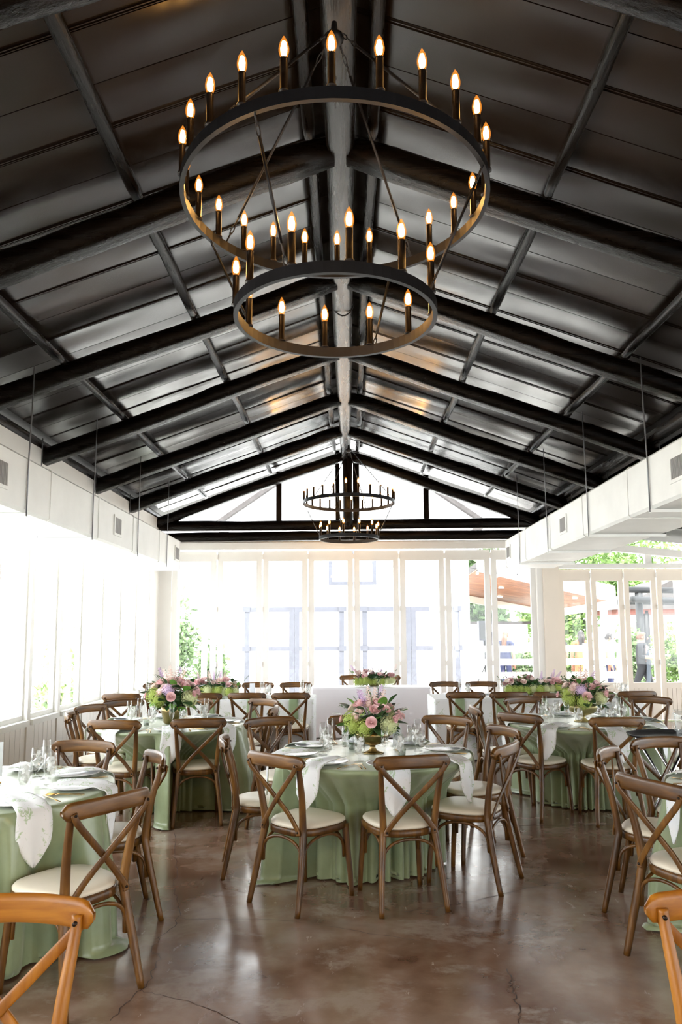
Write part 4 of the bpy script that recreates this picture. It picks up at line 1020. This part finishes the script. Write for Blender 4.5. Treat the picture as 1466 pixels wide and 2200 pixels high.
for i, x in enumerate((-4.25, -3.55)):
    c = MB().box((x-.06, 18.4, -.06), (x+.06, 18.52, 3.2)).build('porch_post', 'facade'); tag(c, 'white square porch post outdoors, %s of two left of the building' % ('left' if i == 0 else 'right'), 'post', 'porch posts')
# garden seen through the left windows
for i, (x, y, h, r) in enumerate(((-5.3, 9.0, .95, .6), (-6.4, 12.0, 1.2, .6), (-5.8, 15.0, .9, .6), (-8.2, 21.5, 1.8, .9))):
    shrub(x, y, h, r, 'fol_pale', ['low bright green bush just outside the nearest left window', 'rounded bush further along outside the left windows', 'small bush outside the far left windows', 'tall hazy bush at the far left corner outside'][i], 800, 30+i)
# timber-lined pavilion
pv = empty('pavilion', (0, 0, 0)); tag(pv, 'white pavilion roof with wood plank ceiling outside at right', 'pavilion')
A, B, C_, D = Vector((3.6, 20.6, 3.33)), Vector((7.9, 22.2, 2.52)), Vector((7.3, 27, 2.36)), Vector((3.2, 25.2, 2.98))
nb = 26
for k in range(nb):
    t0, t1 = k/nb, (k+.94)/nb; p = [A.lerp(D, t0), B.lerp(C_, t0), B.lerp(C_, t1), A.lerp(D, t1)]
    MB().add(p+[q+Vector((0, 0, .03)) for q in p], [(0, 1, 2, 3), (7, 6, 5, 4), (0, 4, 5, 1), (1, 5, 6, 2), (2, 6, 7, 3), (3, 7, 4, 0)]).build('ceiling_plank', 'cedar', pv)
u = Vector((0, 0, .04))
MB().add([A+u, B+u, C_+u, D+u]+[q+Vector((0, 0, .22)) for q in (A, B, C_, D)], [(0, 1, 2, 3), (7, 6, 5, 4), (0, 4, 5, 1), (1, 5, 6, 2), (2, 6, 7, 3), (3, 7, 4, 0)]).build('roof', 'shingle', pv)
def beam(a, b, h0, h1, w, name, mat, par):
    d = (b-a).normalized(); s = Vector((-d.y, d.x, 0)).normalized()*w
    V = [a+s+Vector((0, 0, h0)), b+s+Vector((0, 0, h0)), b-s+Vector((0, 0, h0)), a-s+Vector((0, 0, h0)), a+s+Vector((0, 0, h1)), b+s+Vector((0, 0, h1)), b-s+Vector((0, 0, h1)), a-s+Vector((0, 0, h1))]
    MB().add(V, [(3, 2, 1, 0), (4, 5, 6, 7), (0, 1, 5, 4), (1, 2, 6, 5), (2, 3, 7, 6), (3, 0, 4, 7)]).build(name, mat, par)
beam(A, B, -.05, .42, .06, 'fascia', 'facade', pv); beam(D, C_, -.22, .05, .08, 'beam', 'cream', pv); beam(C_, B, -.22, .05, .08, 'beam', 'cream', pv)
for p in (C_, B.lerp(C_, .15), D): MB().box((p.x-.09, p.y-.09, -.06), (p.x+.09, p.y+.09, p.z-.1)).build('post', 'facade', pv)
for i, (s, t) in enumerate(((.3, .4), (.42, .75), (.55, .35), (.72, .5), (.8, .2))):
    p = A.lerp(B, s).lerp(D.lerp(C_, s), t); MB().lathe([(0, -.03), (.08, -.03), (.085, -.005), (0, -.005)], 14, p).build('downlight', 'globe', pv)
# string lights
sl = empty('string_light', (0, 0, 0)); tag(sl, 'strand of warm festoon bulbs strung outside the right glass', 'string light')
pts = []
for i in range(41):
    t = i/40; pts.append((3.05+4.72*t, 18.99-1.39*t, 3.25-.30*t-.10*math.sin(PI*((t*2) % 1))))
MB().sweep(pts, .008, n=5).build('wire', 'hut', sl)
for i in range(2, 40, 4):
    p = pts[i]; b = MB().lathe([(.014, -.02), (.016, -.07), (.0, -.07)], 8, p).build('socket', 'hut', sl); MB().blob((p[0], p[1], p[2]-.11), (.035, .035, .045), 10, 6).build('bulb', 'globe', b)
# white rail fence
fc = empty('rail_fence', (2.75, 16.8, 0)); tag(fc, 'white four-rail fence outside the right glass doors', 'fence')
for x in (0, .55, 1.6, 2.55, 3.3): MB().box((x-.06, -.06, -.06), (x+.06, .06, 1.34)).build('post', 'facade', fc)
for z in (1.16, .87, .58, .29): MB().box((-.05, -.085, z), (3.35, -.06, z+.14)).build('rail', 'facade', fc)
# shed, loudspeaker
sh = empty('shed', (4.5, 24.5, 0)); tag(sh, 'small white shed with flat roof and window beyond the fence', 'shed')
MB().box((-.55, 0, -.06), (1.35, 1.8, 1.86)).build('wall', 'facade', sh); MB().box((-.7, -.15, 1.86), (1.5, 1.9, 1.95)).build('roof', 'shingle', sh)
wf = MB().box((-.2, -.04, 1.1), (.35, 0, 1.7)).build('window', 'facade', sh); MB().box((-.13, -.06, 1.17), (.28, -.04, 1.63)).build('pane', 'barn_grey', wf)
sp = empty('loudspeaker', (3.66, 20.2, 0)); tag(sp, 'dark loudspeaker on a stand outside behind the white fence', 'loudspeaker')
MB().box((-.17, -.15, 1.38), (.17, .15, 1.90)).build('cabinet', 'speaker', sp); MB().box((-.14, -.165, 1.42), (.14, -.15, 1.86)).build('grille', 'hut', sp)
MB().sweep([(0, 0, .4), (0, 0, 1.38)], .02, n=8).build('pole', 'hut', sp)
for k in range(3): MB().sweep([(0, 0, .7), (.4*math.cos(2.1*k+.5), .4*math.sin(2.1*k+.5), -.05)], .013, n=6).build('leg', 'hut', sp)
# tiki hut
th = empty('garden_hut', (0, 0, 0)); tag(th, 'dark-posted garden hut with grey shingle roof at far right outside', 'hut')
hx, hy = 12.1, 26.5
MB().prism([(hx-3.0, 2.35), (hx+3.4, 2.35), (hx+1.5, 3.4), (hx-1.0, 3.4)], 1, hy-1.2, hy+2).build('roof', 'shingle', th)
MB().box((hx-2.9, hy-1.1, 2.2), (hx+3.3, hy+1.9, 2.36)).build('eave_board', 'hut_red', th)
for x in (-2.0, .6, 2.6): MB().sweep([(hx+x, hy-1.0, -.06), (hx+x, hy-1.0, 2.3)], .12, n=10).build('post', 'hut', th)
MB().box((hx-2.6, hy+1.2, .0), (hx+2.6, hy+1.3, 2.2)).build('wall', 'facade', th)
pg = empty('pergola', (0, 0, 0)); tag(pg, 'black timber pergola in front of the garden hut outside', 'pergola')
for x in (8.7, 10.6): MB().sweep([(x, 22.4, -.06), (x, 22.4, 2.75)], .11, n=10).build('post', 'hut', pg)
for (x0, y0, z0, x1, y1, z1) in ((8.3, 22.4, 2.85, 12.5, 22.4, 2.75), (8.3, 24, 2.55, 12.5, 24, 2.5), (8.4, 22.2, 2.55, 12.5, 22.2, 2.4)):
    MB().sweep([(x0, y0, z0), (x1, y1, z1)], .12, .09, n=8, pw=.5).build('beam', 'hut', pg)
# trees and shrubs on the right
for i, (x, y, h, r, m_, lb) in enumerate([
    (5.3, 30.5, 5.0, 1.5, 'fol_b', 'broad dark green tree behind the white shed'), (2.4, 28.5, 4.2, 1.2, 'fol_c', 'pale flowering tree behind the loudspeaker'),
    (8.8, 35, 6.5, 2.0, 'fol_a', 'bright green tree behind the timber pavilion'), (13.5, 37, 9.5, 2.9, 'fol_a', 'tall bright tree above the garden hut'),
    (21.5, 34, 9.0, 2.7, 'fol_b', 'tall leafy tree at the far right outside'), (8.3, 29.2, 3.3, 1.0, 'fol_a', 'light green tree under the pavilion beam'),
    (7.4, 42, 6.5, 1.9, 'fol_a', 'distant pale tree first in the row behind the pavilion'), (11.5, 43.5, 6.0, 1.8, 'fol_c', 'distant soft green tree second in the row behind the pavilion'),
    (15.6, 42.5, 6.5, 1.9, 'fol_a', 'distant bright tree third in the row behind the hut'), (11.6, 31.5, 4.4, 1.2, 'fol_a', 'light green tree between pavilion and hut'),
    (17.2, 22.5, 8.0, 1.5, 'fol_a', 'bright tree beyond the last right-hand door')]):
    tree(x, y, h, r, m_, lb, 5200, 50+i, .26)
for i, (x, y, h, r, lb) in enumerate([(6.2, 20.8, 1.45, .55, 'leafy shrub behind the walking server'), (7.65, 20.4, 1.75, .62, 'leafy shrub right of the walking server'), (9.1, 21.2, 1.7, .7, 'dense shrub at the far right outside the glass'), (4.9, 21.8, 1.1, .5, 'low shrub behind the white fence')]):
    shrub(x, y, h, r, 'fol_c' if i % 2 else 'fol_a', lb, 2200, 70+i, .13)
pt = empty('palm_trunk', (7.86, 17.6, -.06)); tag(pt, 'pale mottled palm trunk at right edge outside the doors', 'tree trunk')
MB().sweep(logpath((0, 0, 0), (-.05, .1, 3.3), 12, .02), [.15-.003*i for i in range(12)], n=12).build('trunk', 'bark', pt)

# ---- people outdoors
def figure(name, loc, rz, joints, edges, radii, label, mats, zc, hair=None, head=None):
    """one continuous skinned body; colours by height bands zc = [(zmax, material index)]"""
    me = bpy.data.meshes.new(name); me.from_pydata(joints, edges, []); o = bpy.data.objects.new(name, me); COL.objects.link(o)
    sk = o.modifiers.new('skin', 'SKIN'); sk.use_smooth_shade = True
    for v, r in zip(me.skin_vertices[0].data, radii): v.radius = r if hasattr(r, '__len__') else (r, r)
    me.skin_vertices[0].data[0].use_root = True
    o.modifiers.new('sub', 'SUBSURF').levels = 2; o.modifiers['sub'].render_levels = 2
    dg = bpy.context.evaluated_depsgraph_get(); dg.update(); nm = bpy.data.meshes.new_from_object(o.evaluated_get(dg)); o.modifiers.clear(); o.data = nm; nm.name = name
    nm.materials.clear()
    for q in mats: nm.materials.append(M[q])
    for p in nm.polygons: p.material_index = zc(p.center); p.use_smooth = True
    o.location = loc; o.rotation_euler = (0, 0, rz); tag(o, label, 'person'); return o
def standing(loc, rz, label, cloth='blackcloth', legs='blackcloth', hair='hair_dark', long_hair=False, stride=.0, carry=False, h=1.62, skirt=None, wide=1.0):
    k = h/1.62
    J = [(0, 0, .92), (0, .0, 1.08), (0, .0, 1.28), (0, .01, 1.39), (0, .0, 1.46), (0, -.02, 1.53)]
    R = [(.17, .13), (.155, .12), (.165, .115), (.09, .07), (.052, .055), (.075, .09)]
    E = [(0, 1), (1, 2), (2, 3), (3, 4), (4, 5)]; R[:3] = [(a*wide, b*wide) for a, b in R[:3]]
    def add(par, pts, rr):
        for p, r in zip(pts, rr): J.append(p); R.append(r); E.append((par, len(J)-1)); par = len(J)-1
        return par
    for s in (-1, 1):
        st = stride*s
        add(0, [(s*.09, 0, .86), (s*.10, -st*.5, .48), (s*.10, -st, .07), (s*.10, -st-.12, .03)], [.105, .068, .05, .04])
        if carry: pts = [(s*.19, .01, 1.36), (s*.235, .0, 1.12), (s*.15, -.24, 1.09), (s*.12, -.32, 1.10)]
        else: pts = [(s*.19, .01, 1.36), (s*.23, .03, 1.10), (s*.22, -.06, .86), (s*.21, -.09, .78)]
        w = add(3, pts, [.07, .05, .035, .03])
        wx, wy, wz = J[w]; d = (0, -1, 0) if carry else (0, -.3, -1)
        for q, (off, ln) in enumerate(((-.03, .075), (-.01, .085), (.01, .08), (.03, .065))):
            add(w, [(wx+off*.9, wy+d[1]*.03, wz+d[2]*.03), (wx+off, wy+d[1]*ln*.7, wz+d[2]*ln*.7-.008), (wx+off, wy+d[1]*ln, wz+d[2]*ln-.022)], [.011, .009, .008])
        add(w, [(wx-s*.035, wy+d[1]*.02, wz+d[2]*.02+.005), (wx-s*.05, wy+d[1]*.05, wz+d[2]*.045)], [.011, .009])
    J = [tuple(c*k for c in j) for j in J]; R = [tuple(c*k for c in r) if hasattr(r, '__len__') else r*k for r in R]
    def zc(p):
        z = p.z/k; x, y = abs(p.x)/k, p.y/k
        if z > 1.435: return 1
        if carry and y < -.10 and z > 1.0: return 1
        if not carry and x > .17 and z < 1.2 and z > .6: return 1
        if z < .06: return 3
        return 0 if z > .92 else 2
    o = figure('person', loc, rz, J, E, R, label, [cloth, 'skin', legs, 'hut'], zc)
    hd = Vector((0, -.025, 1.555))*k
    m = MB().blob(hd+Vector((0, .018, .022))*k, (.085*k, .098*k, .10*k), 14, 9); m.v = [v if not (v[1] < hd.y-.045*k and v[2] < hd.z+.055*k) else (v[0]*.75, hd.y-.035*k, v[2]) for v in m.v]
    if long_hair: m.sweep([hd+Vector((0, .06, .04))*k, hd+Vector((0, .10, -.08))*k, hd+Vector((0, .11, -.26))*k, hd+Vector((0, .10, -.36))*k], [.06*k, .085*k, .075*k, .03*k], n=10)
    else: m.blob(hd+Vector((0, .10, -.01))*k, (.045*k, .05*k, .055*k), 10, 6)
    m.build('hair', hair, o)
    f = MB()
    for s in (-1, 1): f.blob(hd+Vector((s*.032, -.090, -.005))*k, (.013*k, .006*k, .008*k), 8, 5)
    f.build('eyes', 'hut', o)
    MB().blob(hd+Vector((0, -.106, -.03))*k, (.012*k, .018*k, .022*k), 8, 5).build('nose', 'skin', o)
    MB().blob(hd+Vector((0, -.090, -.065))*k, (.026*k, .008*k, .008*k), 8, 5).build('mouth', 'hut_red', o)
    for s in (-1, 1): MB().blob(hd+Vector((s*.080, .0, -.01))*k, (.012*k, .018*k, .028*k), 8, 5).build('ear', 'skin', o)
    if skirt: MB().lathe([(.12, 1.0), (.16, .9), (.2, .5), (.24, .05), (.0, .05)], 18).build('dress', skirt, o)
    return o
srv = standing((6.62, 17.0, -.06), math.radians(58), 'person walking right in black clothes and apron, carrying a white tray', 'blackcloth', 'blackcloth', 'hair_brown', False, .30, True, 1.60, wide=1.28)
ap = MB(); V = []; n = 11
for i, (z, w, yy) in enumerate(((1.26, .11, -.125), (1.1, .15, -.14), (.92, .185, -.165), (.7, .20, -.15), (.52, .20, -.14))):
    for j in range(n): t = -1+2*j/(n-1); V.append((w*t*1.05, yy*(1-.35*t*t)-.01, z))
ap.add(V, [(i*n+j, i*n+j+1, (i+1)*n+j+1, (i+1)*n+j) for i in range(4) for j in range(n-1)], True).build('apron', 'apron', srv)
tl = empty('white_tray', (6.93, 16.80, 1.055), math.radians(-30)); tag(tl, 'white rectangular tray held by the walking server', 'tray')
MB().box((-.20, -.15, 0), (.20, .15, .012)).build('base', 'plate', tl); MB().box((-.20, -.15, .012), (.20, -.14, .035)).box((-.20, .14, .012), (.20, .15, .035)).box((-.20, -.14, .012), (-.19, .14, .035)).box((.19, -.14, .012), (.20, .14, .035)).build('rim', 'plate', tl)
standing((5.05, 18.2, -.06), math.radians(200), 'person in dark suit standing behind left end of the white fence', 'blackcloth', 'blackcloth', 'hair_dark', h=1.66)
standing((5.75, 18.6, -.06), math.radians(170), 'person with long black hair in orange dress behind the white fence', 'orangecloth', 'orangecloth', 'hair_dark', True, h=1.64, skirt='orangecloth')
standing((6.55, 18.9, -.06), math.radians(60), 'person in pale blue top with dark hair behind the fence', 'bluecloth', 'navycloth', 'hair_dark', h=1.58)
standing((4.25, 20.4, -.06), math.radians(150), 'person with long brown ponytail in navy beside the white shed', 'navycloth', 'navycloth', 'hair_brown', True, h=1.62)
standing((9.2, 20.0, -.06), math.radians(-60), 'person half hidden by shrubs at far right outside', 'hut_red', 'blackcloth', 'hair_brown', h=1.6)
